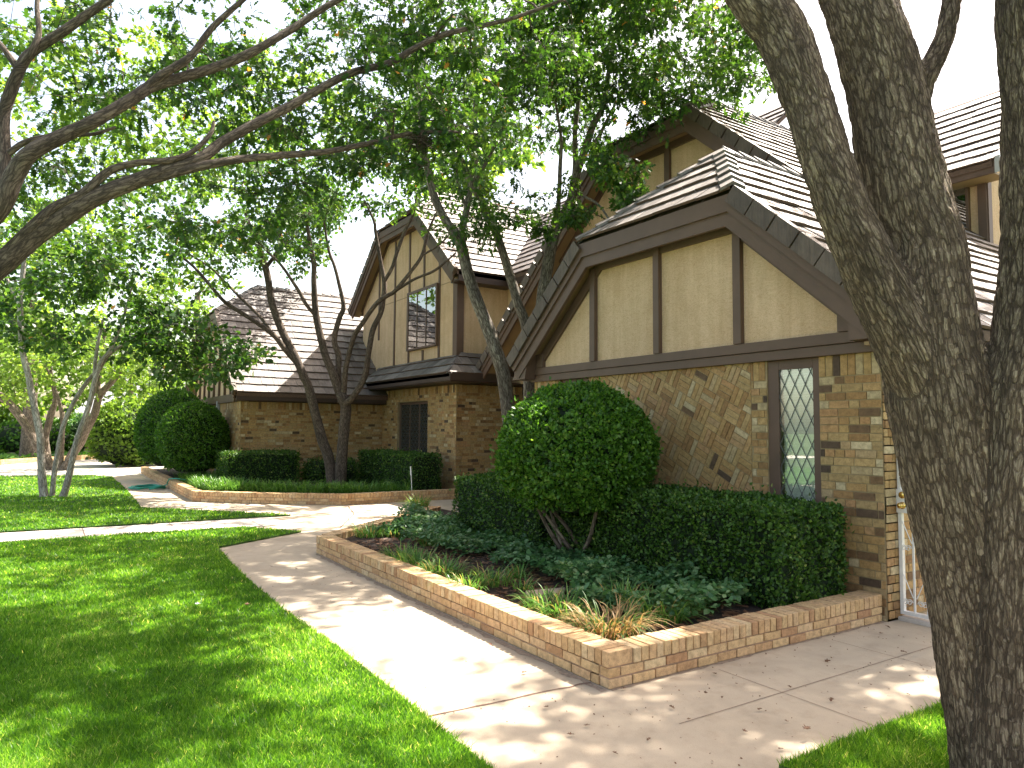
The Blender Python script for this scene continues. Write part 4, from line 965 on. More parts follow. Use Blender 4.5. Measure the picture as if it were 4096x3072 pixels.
crown(oak2, np.concatenate(n2), np.concatenate(r2), P, 63, LEAF, T_LOBE, (.062, .1), BARKB, 1.05, droop=.35, rnd_bias=.04)

# ---- multi-stemmed trees in front of the house
t5 = empty('ornamental_tree', 'multi stemmed tree standing in the far planter against the tiled roof', 'tree', tuple(atz(726, 1040, .2)))
D5 = 18.2
def L_(D, *pts): return [(x, y, D+dd, w_) for (x, y, w_, dd) in [(p+(0,))[:4] for p in pts]]
n5, r5 = stems(t5, [
 [L_(D5,(719,1052,26),(710,989,23),(697,953,22),(685,908,20),(674,864,19),(665,831,18),(656,813,18),(640,775,17),(624,745,17),(603,700,16),(587,654,15),(580,608,15),(574,579,14),(565,551,12),(548,510,9),(530,460,6)),
  L_(D5,(640,782,13),(617,756,12,-.1),(594,727,11,-.2),(565,704,10,-.3),(530,681,9,-.4),(501,663,9,-.5),(480,647,8,-.6),(451,613,7,-.7),(416,574,6,-.8),(370,540,4,-1)),
  L_(D5,(585,718,8),(565,688,7,.1),(533,656,6.5,.2),(514,638,6,.3),(485,608,5,.4),(455,579,4.5,.4),(405,547,4,.4),(350,520,3,.4)),
  L_(D5,(574,579,9),(600,540,7),(610,490,6),(625,440,4))],
 [L_(D5,(735,1050,27,-.1),(738,989,24,-.1),(744,917,24,-.1),(747,882,24,-.1),(742,862,24,-.1),(733,848,19),(717,802,18),(703,768,16),(694,734,16),(685,695,15),(681,665,14),(678,608,12),(678,570,11),(672,540,10),(664,490,7),(655,440,5)),
  L_(D5,(680,680,9),(660,656,8,-.1),(647,631,8,-.1),(628,602,7,-.2),(605,570,6,-.2),(574,540,5,-.2),(540,500,3,-.2)),
  L_(D5,(736,870,14),(731,809,13,.15),(731,768,13,.2),(722,734,12,.2),(733,688,11,.2),(742,661,10,.2),(731,608,8,.2),(722,574,7,.2),(710,540,6,.2),(700,480,4,.2)),
  L_(D5,(742,862,13),(747,797,12,-.2),(756,756,11,-.3),(767,722,11,-.4),(779,704,10,-.5),(813,656,10,-.7),(838,638,9,-.8),(854,628,9,-.9),(885,590,8,-1),(911,552,7,-1.1),(925,500,6,-1.1),(945,455,4,-1.1)),
  L_(D5,(856,627,7,-.9),(895,603,6,-1),(934,587,6,-1.1),(960,568,5,-1.2),(985,546,4,-1.2)),
  L_(D5,(911,552,5,-1.1),(950,528,4,-1.2),(985,490,3,-1.2)),
  L_(D5,(745,872,16,-.15),(763,857,14,-.3),(788,813,13,-.4),(797,757,12,-.5),(806,711,12,-.5),(822,677,11,-.5),(828,645,11,-.5),(830,610,10,-.5),(822,564,8,-.5),(811,500,7,-.5),(808,478,6,-.5),(786,432,4,-.5)),
  L_(D5,(830,608,8,-.5),(847,578,8,-.6),(859,541,8,-.6),(874,500,7,-.6),(893,462,5,-.6),(900,420,3,-.6))],
], BARKB)
P = keep_clear(ellipse_pts([(520,440,260,130,18,2.5,70),(330,560,180,90,17,2,34),(720,400,200,110,18.5,2,38),(640,520,110,60,18.3,1.5,12),(900,390,150,90,17.5,1.5,26)]))
P += keep_clear(ball_pts([((-23.3, 7.5, 8.4), (1.9, 1.5, 1.1), 100), ((-24.8, 6.2, 8.0), (1.6, 1.4, 1.0), 34)]))  # extra leaf clusters added to shade the left wing roof
crown(t5, n5, r5, P, 56, LEAF, T_OVAL, (.09, .15), BARKB, 1.6, droop=.2, tw=8, rnd_bias=.06)

t6 = empty('courtyard_tree', 'tall pale barked tree clump rising from the entry court behind the round bush', 'tree', tuple(atD(1130, 1060, 12.6)))
D6 = 12.6
n6, r6 = stems(t6, [
 [L_(D6,(1115,1080,38),(1108,960,35),(1098,889,33),(1088,814,31),(1068,749,30),(1047,691,28),(1030,650,27),(1010,588,26),(996,530,25),(988,508,25),(969,486,19),(941,434,18),(926,376,16),(914,308,14),(904,200,11),(898,110,8),(890,20,5)),
  L_(D6,(990,512,18,.1),(1003,478,16,.2),(1015,410,14,.3),(1028,335,12,.3),(1026,260,11,.3),(1030,171,9,.3),(1040,80,6,.3),(1050,0,4,.3)),
  L_(D6,(1008,450,7,.2),(990,400,6,.1),(985,330,5),(975,280,4))],
 [L_(D6+.6,(1140,1070,32),(1142,960,29),(1143,862,27),(1141,780,25),(1136,705,23),(1119,657,21),(1112,630,21),(1100,590,20),(1088,551,19),(1075,513,18),(1061,478,17),(1037,427,17),(1016,393,16),(996,349,15),(975,308,14),(955,260,13),(934,205,11),(907,154,9),(880,80,6)),
  L_(D6+.6,(1020,398,9),(1045,360,8),(1070,310,7),(1095,255,5),(1120,180,4))],
 [L_(D6+.8,(1160,1070,34),(1160,900,30),(1162,760,28),(1170,657,27),(1181,588,26),(1194,517,25),(1210,478,23),(1232,437,21),(1245,376,19),(1263,325,17),(1280,273,15),(1304,225,12),(1317,137,9),(1330,50,6),(1340,-40,4)),
  L_(D6+.8,(1238,420,13),(1243,350,12,.1),(1242,285,11,.1),(1249,205,9,.1),(1238,120,7,.1),(1225,40,5,.1)),
  L_(D6+.8,(1200,500,11),(1207,430,10,-.1),(1210,360,9,-.1),(1212,300,7,-.1),(1200,220,5,-.1)),
  L_(D6+.8,(1262,328,9),(1290,300,8),(1310,262,7),(1345,200,5),(1400,150,4)),
  L_(D6+.8,(1240,545,5),(1290,560,4,-1.2),(1330,578,3,-2),(1370,590,2.5,-2.6)),
  L_(D6+.8,(1250,420,6),(1290,440,5,-.8),(1320,480,4,-1.8),(1350,520,3,-2.4))],
], BARKP)
P = ellipse_pts([(1000,180,200,220,13.2,1.6,78),(1270,140,210,170,13.3,1.6,84),(1450,90,170,140,12.2,1.4,62),(1380,200,70,60,11.8,.6,8),(1600,100,80,110,11.5,.8,22),(1120,430,120,80,13,.8,18),(1540,170,70,80,12.6,.6,12),(1010,480,50,70,12.3,.5,6)])
P += keep_clear(ball_pts([((-11.5, 7.4, 8.9), (3.4, 2.8, 1.4), 70), ((-14.5, 5.5, 8.6), (2.6, 2.2, 1.2), 40), ((-14.0, 9.6, 9.4), (2.6, 1.9, 1.0), 44), ((-9.0, 7.5, 8.7), (2.3, 1.1, .7), 84)]))  # high clusters, some added to shade the walks below
P = [p for p in P if p[2] > 3.4]
crown(t6, n6, r6, P, 63, LEAF, T_LOBE, (.075, .125), BARKB, 1.25, droop=.4, rnd_bias=.05)
Ph = ellipse_pts([(1345,385,42,75,10.4,.3,13),(1300,330,50,25,10.8,.3,5),(1245,470,50,28,11.5,.3,6),(1370,440,28,40,10.2,.2,6),(1180,490,25,30,12.5,.3,3)])
crown(t6, n6, r6, Ph, 56, LEAF, T_LOBE, (.07, .11), BARKB, .7, droop=.5, rnd_bias=.12, name='hanging_spray')
tp = [(np.array([atD(907, 300, 7.15)+rng.normal(0, .05, 3), atD(907, 303, 7.15)+rng.normal(0, .06, 3), atD(907, 310, 7.15)+rng.normal(0, .09, 3)]), np.array([.003, .003, .002])) for _ in range(90)]
tag(wood('twig_nest', thin_tubes(tp, 3), BARKB, None), 'brown ragged nest of twigs lodged on a thin limb among the leaves', 'nest')

t3 = empty('slender_tree', 'slender three stemmed tree with sunlit pale lower stems on the far lawn', 'tree', tuple(atz(115, 1074)))
D3 = 16.3
n3, r3 = stems(t3, [
 [L_(D3,(97,1082,20),(92,1044,16.5),(89,1005,15.5),(88,966,14.5),(86,937,14),(78,898,13.5),(70,859,13),(64,826,13),(61,810,12.5),(48,752,12),(44,660,11),(51,571,9),(60,480,6)), L_(D3,(44,665,7),(25,625,6),(8,585,5),(-15,540,4))],
 [L_(D3,(112,1076,11,.1),(117,1025,10,.1),(121,995,10,.1),(129,951,9.5,.1),(137,919,9.5,.1),(148,892,9,.1),(166,857,9,.1),(195,816,8.5,.1),(212,800,8.5,.1),(239,762,8,.1),(290,730,7,.1),(325,716,6,.1),(380,700,4,.1),(440,720,3))],
 [L_(D3,(134,1080,18,-.1),(146,1040,14,-.1),(160,976,12.5,-.1),(172,933,12,-.1),(187,892,11.5,-.1),(197,859,11,-.1),(204,826,11,-.1),(219,780,9,-.1),(236,759,8,-.1),(262,700,6,-.1),(285,620,4,-.1)), L_(D3,(205,822,9),(205,790,8),(210,750,7),(222,690,5))],
], BARKSUN, 8)
P = keep_clear(ellipse_pts([(190,660,230,110,16.3,1.8,62),(400,745,130,70,16.2,1.2,32),(520,790,50,45,16,.8,9),(90,560,150,80,16.5,1.8,26)]))
crown(t3, n3, r3, P, 56, LEAF, T_OVAL, (.1, .16), BARKB, 1.5, droop=.2, tw=8)

t4 = empty('spreading_tree', 'wide v shaped multi trunk tree at the back edge of the far lawn', 'tree', tuple(atz(122, 1027)))
D4 = 26.5
n4, r4 = stems(t4, [
 [L_(D4,(116,1032,26),(109,1015,21),(102,992,19),(82,966,19),(64,931,18),(43,900,18),(20,872,17),(0,855,16),(-40,820,13),(-90,770,9))],
 [L_(D4,(128,1030,14),(133,986,9),(135,908,9),(127,865,7),(117,835,6),(100,790,4))],
 [L_(D4,(131,1030,24),(148,1000,20),(156,982,19),(176,951,18),(191,919,17),(205,892,16),(215,855,15),(234,833,12),(254,812,10),(285,770,7),(310,720,5)), L_(D4,(213,860,11),(211,835,11),(214,810,10),(220,760,8),(230,700,5))],
 [L_(D4+.5,(112,1030,14),(98,953,14),(104,919,14),(111,892,14),(120,860,10),(110,810,8),(105,750,5))],
], BARK2, 8)
P = ellipse_pts([(170,720,330,110,26.5,3,95),(330,790,140,60,27,2.5,26),(40,800,110,60,26,2,18)])
crown(t4, n4, r4, P, 64, LEAFY, T_OVAL, (.12, .2), BARK2, 2.4, droop=.2, tw=8)

# ---- trees beyond the driveway
def far_tree(label, x, y, D, h, blobs, leaf, per=96, size=(.2, .34), rad=3.2):
    t = empty('background_tree', label, 'tree', tuple(atz(x, y)) if False else tuple(np.array([*atD(x, y, D)[:2], 0])), 'trees beyond the driveway')
    b0 = np.array([*atD(x, y, D)[:2], 0]); tops = [b0+np.array([rng.normal(0, .25), rng.normal(0, .25), h*.22]), b0+np.array([rng.normal(0, .6), rng.normal(0, .6), h*.55])]
    v, f, bk, c, r = limb([b0, *tops], [h*.022, h*.017, h*.01], 6, 8, .08); wood('trunk', [(v, f, bk)], BARK2, t)
    crown(t, c, r, ellipse_pts(blobs), per, leaf, T_DIA, size, BARK2, rad, droop=.1, twigs=False, tw=8)
far_tree('tall sunlit tree filling the upper left behind the near limbs', 60, 960, 34, 16, [(150,300,330,270,34,3,78),(60,560,200,120,34,3,30)], LEAFY)
far_tree('broad green tree behind the garage wing reaching over the left roof', 420, 930, 44, 18, [(470,280,330,210,44,3,62),(400,600,110,130,44,3,18)], LEAFY, size=(.24,.4), rad=4)
far_tree('low sunlit tree with yellow green leaves beyond the brick border', 300, 950, 38, 9, [(250,780,190,80,38,3,70),(350,860,60,40,37,2,14)], LEAFY, size=(.18,.3), rad=2.6)
far_tree('dark shady tree at the far left beyond the border', -20, 950, 40, 12, [(-20,760,170,150,40,3,46),(60,880,120,40,42,2,12)], LEAFY, size=(.3,.5), rad=3)
far_tree('tree crown showing above the roof between the two gables', 1010, 900, 36, 15, [(1000,330,150,130,36,3,30)], LEAFY, size=(.3,.5), rad=3)

# ================================================================== SHRUBS AND BEDS
def rounded_box_pts(lo, hi, r, n, bottom=False):
    lo, hi = np.array(lo, float), np.array(hi, float); s = hi-lo
    ar = np.array([s[1]*s[2], s[1]*s[2], s[0]*s[2], s[0]*s[2], s[0]*s[1], s[0]*s[1]*(.0 if not bottom else 1)]); k = rng.choice(6, n, p=ar/ar.sum())
    p = rng.uniform(0, 1, (n, 3)); ax = k//2; sgn = 1-(k % 2); sgn = np.where(k < 4, k % 2, np.where(k == 4, 1, 0))
    p[np.arange(n), ax] = sgn
    p = lo+p*s; inn = np.clip(p, lo+r, hi-r); d = unit(p-inn); return inn+d*r, d
def ellipsoid_pts(c, rad, n, flat=-.75):
    d = unit(rng.normal(0, 1, (int(n*1.4), 3))); d = d[d[:, 2] > flat][:n]; p = d*np.array(rad); nn = unit(d/np.array(rad)); return np.array(c)+p, nn
def foliage_shell(name, p, nn, leaf, size, root, depth=.07, bumpy=.035, freq=3.0, gap=.0, tmpl=T_DIA, bias=0.0):
    q = np.array([mnoise.noise(Vector(x*freq)) for x in p]); q2 = np.array([mnoise.noise(Vector(x*9.0)) for x in p])
    k = q2 > -.62+gap; p, nn, q, q2 = p[k], nn[k], q[k], q2[k]; m_ = len(p)
    p = p+nn*((q*bumpy)+q2*bumpy*.6-rng.uniform(0, 1, m_)**1.6*depth)[:, None]
    p = p+nn*(np.where(rng.random(m_) < .03, rng.uniform(0, .11, m_), 0))[:, None]
    ax = rng.normal(0, 1, (m_, 3))+nn*.8+np.array([0, 0, .35]); nr = nn+rng.normal(0, .75, (m_, 3))
    v, f = leaves(p, ax, nr, rng.uniform(*size, m_), tmpl, .3)
    r = np.clip(rng.beta(2, 2.2, m_)+q2*.18+bias, 0, 1)
    return fastmesh(name, v, f, leaf, root, rnd=r)
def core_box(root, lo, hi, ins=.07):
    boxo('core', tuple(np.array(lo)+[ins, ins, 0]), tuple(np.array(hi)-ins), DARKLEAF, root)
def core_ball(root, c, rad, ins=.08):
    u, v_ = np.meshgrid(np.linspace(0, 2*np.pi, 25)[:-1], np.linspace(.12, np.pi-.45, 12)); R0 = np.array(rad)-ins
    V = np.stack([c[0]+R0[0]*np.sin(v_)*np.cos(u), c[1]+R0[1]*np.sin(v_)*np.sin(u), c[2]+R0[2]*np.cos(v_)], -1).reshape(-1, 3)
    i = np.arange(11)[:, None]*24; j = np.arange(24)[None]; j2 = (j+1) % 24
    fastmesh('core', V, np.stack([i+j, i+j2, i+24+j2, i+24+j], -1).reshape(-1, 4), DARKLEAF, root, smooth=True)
def hedge(label, lo, hi, n, size, leaf=HEDGEL, r=.1, cat='hedge', **kw):
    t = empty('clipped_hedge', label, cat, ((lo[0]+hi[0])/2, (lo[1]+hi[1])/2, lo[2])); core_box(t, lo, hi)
    p, nn = rounded_box_pts(lo, hi, r, n); foliage_shell('foliage', p, nn, leaf, size, t, **kw); return t
hedge('dark clipped box hedge under the leaded window, ending at the corner', (-6.15, 5.0, .12), (-3.72, 5.98, .99), 34000, (.028, .048), gap=.14, bumpy=.05, depth=.1)
hedge('lower stretch of clipped hedge behind the stems of the round bush', (-6.97, 5.0, .12), (-6.13, 5.95, .66), 8000, (.028, .048))
hedge('short clipped hedge block left of the round bush in the near planter', (-9.1, 4.9, .12), (-6.95, 5.9, .96), 16000, (.028, .048), gap=.12, bumpy=.05)
hedge('long low hedge below the three light window in the far planter', (-18.7, 7.15, .1), (-15.25, 7.95, 1.02), 13000, (.035, .06))
hedge('low hedge along the brick side of the left wing', (-19.9, 3.75, .1), (-18.75, 5.6, 1.0), 9000, (.035, .06))
def ball_bush(name, label, c, rad, n, size, leaf=BOX, flat=-.75, stem=True, **kw):
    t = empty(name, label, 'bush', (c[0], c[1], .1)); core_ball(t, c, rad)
    p, nn = ellipsoid_pts(c, rad, n, flat); foliage_shell('foliage', p, nn, leaf, size, t, **kw)
    if stem:
        L = []
        for k in range(7):
            a = rng.uniform(0, 6.28); e = np.array([c[0]+rad[0]*.6*math.cos(a), c[1]+rad[1]*.6*math.sin(a), c[2]-rad[2]*.55]); s = np.array([c[0]-.1+rng.normal(0, .07), c[1]+rng.normal(0, .07), .1])
            v, f, bk, _, _ = limb([s, (s+e)/2+np.array([0, 0, -.08])+rng.normal(0, .05, 3), e], [.03, .024, .016], 5, 7, .1); L.append((v, f, bk))
        wood('stem', L, BARK2, t)
    return t
ball_bush('round_bush', 'large clipped round boxwood bush in the near planter by the facade', (-6.4, 5.02, 1.35), (.9, .87, .77), 44000, (.034, .06), gap=.12, bumpy=.06, depth=.11)
ball_bush('round_bush', 'nearer of two big round clipped bushes at the left wing corner', (-21.4, 3.42, 1.28), (1.02, .92, 1.04), 14000, (.05, .08), stem=False)
ball_bush('round_bush', 'taller round clipped bush standing behind the other by the garage wing', (-24.2, 3.3, 1.5), (1.2, 1.05, 1.26), 13000, (.06, .09), stem=False)
ball_bush('loose_shrub', 'bright sunlit loose shrub beside the driveway left of the round bushes', tuple(atD(290, 925, 30)[:2])+(1.25,), (1.7, 1.7, 1.4), 7000, (.12, .22), LEAFY, stem=False, depth=.3, bumpy=.25, freq=1.2)
for lab, (dx, dy, D, rx, rz), lf in (('dark green shrub at the left edge beyond the drive', (50, 945, 39, 2.4, 1.0), BOX), ('bluish green shrub under the far tan wall', (225, 915, 43, 1.9, 1.3), VINCA),
        ('reddish shrub beside the bluish shrub beyond the border', (232, 950, 41, .9, .5), DEADLEAF), ('dark shrub below the tan wall behind the slender tree', (165, 925, 44, 1.6, 1.2), BOX), ('tall dark shrub left of the bright shrub', (262, 890, 40, 1.5, 1.6), BOX),
        ('shrub with shaded leaves between the far trunks at left', (95, 930, 46, 2.2, 1.1), BOX), ('wide shadowed shrub far left behind the border', (-40, 930, 44, 2.6, 1.5), BOX)):
    p0 = atD(dx, dy, D); c = (p0[0], p0[1], rz*.85)
    ball_bush('garden_shrub', lab, c, (rx, rx, rz), 2600, (.16, .3), lf, stem=False, depth=.3, bumpy=.2, freq=1.2)
for i, (x, y) in enumerate(((-19.2, 6.2), (-19.3, 7.0), (-19.1, 7.9), (-18.3, 6.6))):
    ball_bush('small_shrub', ('small dark shrub by the left wing wall nearest the hedge', 'small dark shrub between two others along the wing wall', 'small dark shrub deep in the corner of the two wings', 'small dark shrub behind the multi stemmed tree')[i], (x, y, .4), (.42, .42, .42), 1700, (.04, .07), HEDGEL, stem=False, depth=.14, bumpy=.1)

# broad leaved ground cover in the near planter
def cover(name, label, cat, reg, n, hfun, leaf, size, tmpl, zb, tilt=.6):
    xs = [p[0] for p in reg]; ys = [p[1] for p in reg]; x = rng.uniform(min(xs), max(xs), n); y = rng.uniform(min(ys), max(ys), n)
    k = inpoly(reg, x, y); x, y = x[k], y[k]; q = np.array([mnoise.noise(Vector((a*1.6, c*1.6, 3))) for a, c in zip(x, y)])
    k = q > -.28; x, y, q = x[k], y[k], q[k]; m_ = len(x); z = zb+hfun*(.25+np.clip(q+.3, 0, 1))*rng.uniform(.45, 1, m_)
    p = np.stack([x, y, z], 1); ax = rng.normal(0, 1, (m_, 3))*np.array([1, 1, .4]); nr = rng.normal(0, tilt*.6, (m_, 3))+np.array([0, 0, 1.])
    v, f = leaves(p, ax, nr, rng.uniform(*size, m_), tmpl, .2)
    return tag(fastmesh(name, v, f, leaf, None, rnd=np.clip(rng.beta(2, 2, m_)+q*.2, 0, 1)), label, cat, kind='stuff')
cover('ground_cover', 'broad leaved green ground cover spreading through the near planter below the hedge', 'ground cover',
      [(-10.6,5.2),(-9.6,3.9),(-7.2,3.95),(-6.0,4.2),(-5.3,4.0),(-4.75,3.75),(-3.95,3.95),(-3.85,4.55),(-4.0,5.05),(-9.0,4.95),(-9.2,5.8)], 26000, .27, VINCA, (.042, .08), T_OVAL, .16)
cover('ground_cover', 'low dark ivy spilling over the far garden bed beyond the brick border', 'ground cover',
      [(-47,-8),(-37.6,-1.4),(-42.5,4.2),(-46,6),(-52,6),(-52,-8)], 5200, .3, BOX, (.2, .36), T_OVAL, .02)
# strap leaved clumps
def blades(cx, cy, zb, n, ln, wd, spread, rad):
    th = rng.uniform(0, 2*np.pi, n); rr = rad*np.sqrt(rng.uniform(0, 1, n)); x0 = cx+rr*np.cos(th); y0 = cy+rr*np.sin(th)
    th2 = th+rng.normal(0, .6, n); L = rng.uniform(.5, 1, n)*ln; sp = rng.uniform(.45, 1, n)*spread; seg = 5; V = np.zeros((n, (seg+1)*2, 3)); w_ = rng.uniform(.7, 1.2, n)*wd
    for i in range(seg+1):
        t = i/seg; hx = L*sp*t**1.3; hz = L*(1-.3*sp)*(1.5*t-1.35*sp*t*t); ww = w_*(1-t**2.2)+.0006
        px, py = x0+np.cos(th2)*hx, y0+np.sin(th2)*hx
        V[:, 2*i] = np.stack([px-np.sin(th2)*ww/2, py+np.cos(th2)*ww/2, zb+np.maximum(hz, -.08)], 1); V[:, 2*i+1] = np.stack([px+np.sin(th2)*ww/2, py-np.cos(th2)*ww/2, zb+np.maximum(hz, -.08)], 1)
    Fb = np.array([(2*i, 2*i+1, 2*i+3, 2*i+2) for i in range(seg)]); Fq = (np.arange(n)[:, None, None]*(seg+1)*2+Fb[None]).reshape(-1, 4)
    return V.reshape(-1, 3), Fq, np.repeat(rng.random(n), seg)
CL = [((905,1095),'tall bright liriope clump at the far end of the near planter',170,.42,.013,.9,.16,LIRI),((850,1150),'low liriope clump near the far inner corner of the planter',80,.24,.01,1,.16,LIRI),
      ((870,1200),'loose liriope clump along the planter edge beside the bare mulch',110,.3,.011,1,.2,LIRI),((960,1232),'sprawling liriope clump touching the long planter cap',130,.32,.011,1,.2,LIRI),
      ((1010,1262),'pale sunlit liriope clump leaning over the long cap',90,.28,.011,1,.16,LIRI),((1130,1262),'thin liriope sprouts beside the flat stone',36,.24,.01,.9,.1,LIRI),((1215,1318),'liriope clump with arching blades just in front of the flat stone',110,.34,.011,1,.17,LIRI),
      ((1320,1352),'large half dried liriope clump at the near corner of the planter',230,.36,.011,1.0,.24,LIRIDRY),((1420,1325),'green and tan liriope clump next to the corner clump',170,.34,.011,1,.2,LIRI),((1350,1300),'mixed liriope clump behind the dried corner clump',120,.34,.011,.9,.16,LIRI),((930,1170),'small grassy clump amid the ground cover',90,.3,.011,.9,.14,LIRI),((800,1150),'bright liriope clump just inside the slanted planter end',120,.3,.012,1,.2,LIRI),((905,1215),'spreading liriope clump between two others along the long cap',120,.32,.011,1,.2,LIRI),((1065,1250),'airy liriope clump right behind the pale leaning clump',90,.3,.011,1,.18,LIRI),((1175,1300),'low liriope clump against the long cap left of the flat stone',90,.28,.011,1,.18,LIRI),((1480,1300),'last liriope clump before the bare end of the bed',110,.3,.011,1,.18,LIRI),((1120,1235),'small liriope tuft at the edge of the ground cover',50,.22,.01,1,.1,LIRI)]
for (px, py), lab, n_, ln, wd, sp, rd, mt in CL:
    p0 = atz(px, py, .2)
    if py > 1110: p0[1] = max(p0[1], 3.02+.2+rd*.55)
    v, f, r_ = blades(p0[0], p0[1], .15, int(n_*1.5), ln, wd, sp, rd)
    tag(fastmesh('liriope_clump', v, f, mt, None, rnd=r_), lab, 'grass plant', 'liriope clumps in the near planter')
vv, ff, rr_, o_ = [], [], [], 0
for i in range(330):
    t = rng.uniform(0, 1); 
    if t < .62: u_ = rng.uniform(0, 1); a_, c_ = (-21.5+u_*4.6, 3.15+rng.uniform(0, .75)+max(0, u_-.8)*.5)
    else: u_ = rng.uniform(0, 1); a_, c_ = (-17.2+u_*2.1-rng.uniform(0, .9), 3.3+u_*2.3+rng.uniform(0, .3)); 
    if t > .9: a_, c_ = -15.2-rng.uniform(0, .9), rng.uniform(5.4, 7.2)
    v, f, r_ = blades(a_, c_, .15, 34, .42, .02, .9, .16); vv.append(v); ff.append(f+o_); rr_.append(np.clip(r_*.8, 0, .8)); o_ += len(v)
tag(fastmesh('liriope_border', np.concatenate(vv), np.concatenate(ff), LIRI, None, rnd=np.concatenate(rr_)), 'continuous band of liriope grass edging the far planter', 'grass plant', kind='stuff')

# ================================================================== SMALL THINGS
hs = atz(318, 1056); pts = []
for i in range(150):
    t = i/149*2*np.pi*5.2; pts.append((hs[0]+(.42+.06*math.sin(i*1.3))*math.cos(t), hs[1]+(.38+.05*math.cos(i*.9))*math.sin(t), .025+.05*(i/149)+.014*math.sin(i*.7)))
e1 = pts[-1]; pts += [(e1[0]+.15, e1[1]+.1, .12), (-20.6, 2.75, .27), (-20.3, 2.98, .28), (-19.9, 3.25, .24), (-19.6, 3.6, .2)]
P_ = smooth_path(pts, 2); v, f, _ = tube_pts(P_, .015, 7)
tag(fastmesh('garden_hose', v, f, HOSE, None, smooth=True), 'teal garden hose coiled on the walk and trailing over the far planter', 'hose')
p0 = atz(890, 1060, .22); p1 = p0+np.array([-.12, .02, .5]); b = MB(); b.beam(p0-np.array([0,0,.1]), p1, .022, .008, (0,1,0)); b.beam(p1-np.array([.0,0,.16]), p1+np.array([-.02, 0, .04]), .045, .006, (0,1,0))
tag(b.build('plant_stake', WHITEMETAL), 'thin white stake sticking up before the long low hedge', 'stake')
lf = [(1345,1490),(1560,1508),(1590,1478),(1705,1485),(1795,1515),(1790,1430),(1915,1355),(1905,1370),(1525,1497),(1610,1582),(1800,1595),(1685,1620),(1640,1535),(1450,1530),(1270,1570),(1235,1590),(1180,1530),(1010,1330),(985,1310),(1545,1458),(1700,1560),(1950,1410),(1050,1345),(900,1275),(700,1250),(760,1262),(800,1290),(1960,1500),(1870,1532),(1490,1555),(1130,1455),(1060,1395),(640,1230),(585,1225),(1400,1600),(1330,1630),(1880,1480),(1990,1440)]
lm = None
for i, (px, py) in enumerate(lf):
    p0 = atz(px, py, .006)
    if lm is None:
        q = T_LOBE*.048; V_ = np.column_stack([q[:, 0], q[:, 1]-.03, .004+.022*np.abs(q[:, 0])/.02*.5+.01*rng.random(len(q))]); V_ = np.vstack([V_, V_-np.array([0, 0, .0015])])
        n_ = len(q); me = bpy.data.meshes.new('fallen_leaf'); me.from_pydata(V_.tolist(), [], [tuple(range(n_)), tuple(range(2*n_-1, n_-1, -1))]+[(k, n_+k, n_+(k+1) % n_, (k+1) % n_) for k in range(n_)])
        me.materials.append(DEADLEAF); at_ = me.attributes.new('rnd', 'FLOAT', 'FACE'); at_.data.foreach_set('value', np.full(len(me.polygons), .35, np.float32)); lm = me
    o = bpy.data.objects.new('fallen_leaf', lm); COL.objects.link(o); o.location = tuple(p0); o.rotation_euler = (rng.normal(0, .2), rng.normal(0, .2), rng.uniform(0, 6.28)); sc_ = rng.uniform(.45, .9); o.scale = (sc_, sc_, sc_)
    tag(o, 'small curled brown oak leaf lying on the concrete walk', 'leaf', 'fallen leaves on the walk')
wl = atz(429, 1307, .055); o = bpy.data.objects.new('fallen_leaf', lm.copy()); COL.objects.link(o); o.location = tuple(wl); o.scale = (1.1,)*3; o.data.materials[0] = WHITEMETAL; tag(o, 'single pale curled leaf shining on the near lawn', 'leaf')
wl = atz(537, 1308, .05); o = bpy.data.objects.new('fallen_leaf', lm); COL.objects.link(o); o.location = tuple(wl); o.scale = (1.2,)*3; tag(o, 'brown lobed leaf resting on the near lawn', 'leaf')
wl = atz(1745, 1577, .05); o = bpy.data.objects.new('fallen_leaf', lm); COL.objects.link(o); o.location = tuple(wl); o.scale = (1.1,)*3; tag(o, 'brown leaf on the grass by the big trunk', 'leaf')

m_ = 420; a_ = rng.uniform(0, 1, m_); x = np.where(a_ < .55, rng.uniform(-8.5, -3.4, m_), rng.uniform(-3.5, -2.3, m_)); y = np.where(a_ < .55, rng.uniform(1.9, 2.98, m_), rng.uniform(2.0, 6.0, m_)); sp_ = rng.uniform(.003, .009, m_); th = rng.uniform(0, 6.28, m_)
V = np.stack([np.stack([x+sp_*np.cos(th+k), y+sp_*np.sin(th+k)*.6, np.full(m_, .004)+(.004 if k > 3 else 0)], 1) for k in (0, 1.7, 3.1, 4.6)], 1)
tag(fastmesh('leaf_crumbs', V.reshape(-1, 3), np.arange(m_*4).reshape(-1, 4), DEADLEAF, rnd=rng.uniform(0, .4, m_)), 'tiny dark crumbs of leaf litter specking the front walk', 'litter', kind='stuff')

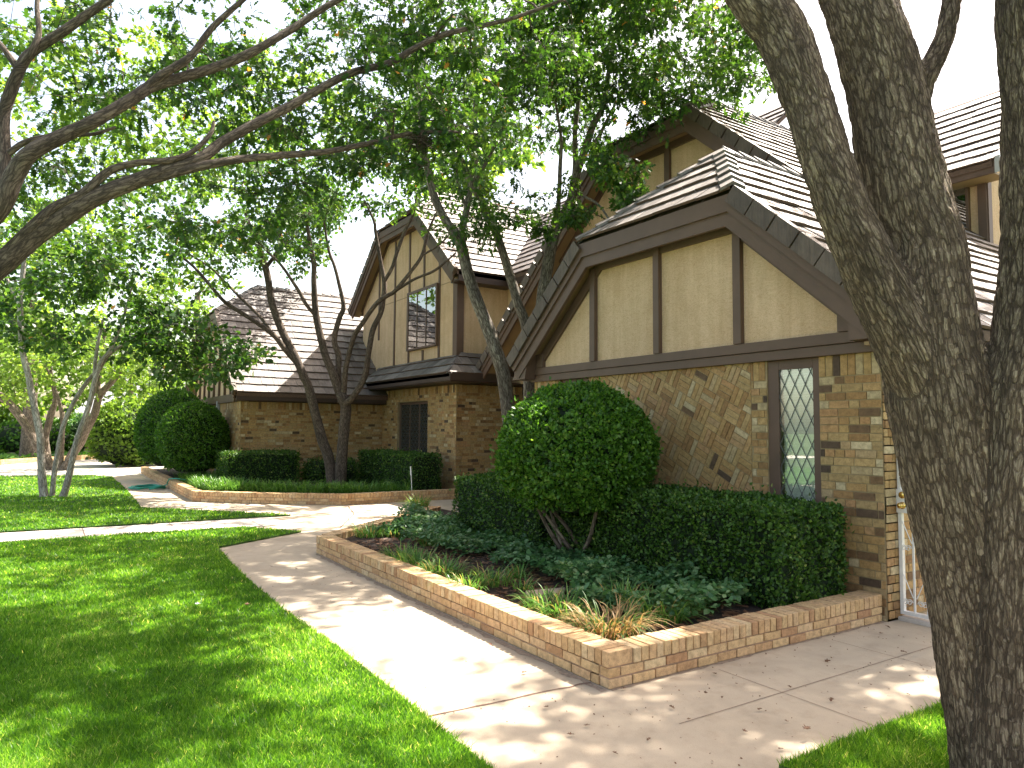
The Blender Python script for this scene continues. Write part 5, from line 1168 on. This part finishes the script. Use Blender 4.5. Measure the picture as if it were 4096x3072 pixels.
# ---- across the driveway
b = MB(); bp = [(-34.5,-9),(-36.2,-1.5),(-38.2,-.3),(-40.2,1.1),(-42.4,4.0),(-43,8)]
for p, q in zip(bp[:-1], bp[1:]):
    d = np.array(q)-np.array(p); planter_run(b, p, q, (-abs(d[1]), -abs(d[0])*0-.2))
tag(b.build('brick_border', [PBRICK, PMORTAR]), 'low brick border running along the far side of the driveway', 'border')
b = sheet('garden_bed', [[(-37,-9),(-36.6,-1.5),(-38.6,-.3),(-40.6,1.1),(-42.8,4.0),(-43.4,12),(-80,12),(-80,-30),(-37,-30)]], .1, EARTH); tag(b.build('garden_bed', EARTH), kind='structure')
def rock(label, dx, dy, D, s):
    p0 = atD(dx, dy, D); v = unit(rng.normal(0, 1, (1, 3))); u, w2 = np.meshgrid(np.linspace(0, 2*np.pi, 15)[:-1], np.linspace(.05, np.pi-.05, 9)); d = np.stack([np.sin(w2)*np.cos(u), np.sin(w2)*np.sin(u), np.cos(w2)], -1).reshape(-1, 3)
    q = np.array([1+.35*mnoise.noise(Vector(x*1.7+np.array([dx, 0, 0]))) for x in d])[:, None]; V_ = np.array([p0[0], p0[1], s[2]*.6])+d*q*np.array(s)
    i = np.arange(8)[:, None]*14; j = np.arange(14)[None]; j2 = (j+1) % 14
    tag(fastmesh('rock', V_, np.stack([i+j, i+j2, i+14+j2, i+14+j], -1).reshape(-1, 4), ROCK), label, 'rock')
rock('flat tan boulder at the left of the far bed', 34, 985, 38, (.9, .5, .3)); rock('long pale boulder lying behind the multi trunk tree', 110, 965, 41, (1.0, .6, .45)); rock('tan boulder near the bright shrub in the far bed', 205, 975, 40, (1.1, .6, .28))
nb = empty('neighbour_house', 'distant tan neighbour house with grey shingle roof seen through the trees', 'house', tuple(np.array([*atD(330, 900, 56)[:2], 0])))
c0 = np.array([*atD(165, 900, 60)[:2], 0]); c1 = np.array([*atD(420, 880, 56)[:2], 0]); d = (c1-c0)/np.linalg.norm(c1-c0); nrm = np.array([-d[1], d[0], 0]); 
if nrm @ CF < 0: nrm = -nrm
up_ = np.array([0, 0, 1.])
slab('wall', [c0, c1, c1+up_*2.7, c0+up_*2.7], nrm*.3, NEIGH, nb)
e0, e1 = c0-d*.5-nrm*.6+up_*2.6, c1+d*.5-nrm*.6+up_*2.6
slab('roof', [e0, e1, e1+nrm*5+up_*3.6-d*1.5, e0+nrm*5+up_*3.6+d*1.5], (0, 0, .12), NROOF, nb)
slab('fascia', [e0-up_*.22, e1-up_*.22, e1+up_*.02, e0+up_*.02], -nrm*.03, WHITEMETAL, nb)
c2 = np.array([*atD(285, 890, 47)[:2], 0]); c3 = np.array([*atD(420, 885, 46)[:2], 0])
slab('gable_roof', [c2+up_*2.3, c3+up_*2.3, c3+nrm*3+up_*5.2, c2+nrm*3+up_*5.2], (0, 0, .12), NROOF, nb)
cm = np.array([*atD(96, 900, 56)[:2], 0]); slab('red_door', [cm, cm+d*1.1, cm+d*1.1+up_*2.2, cm+up_*2.2], -nrm*.1, mat_simple('red_door_paint', (.5,.12,.06)), nb)
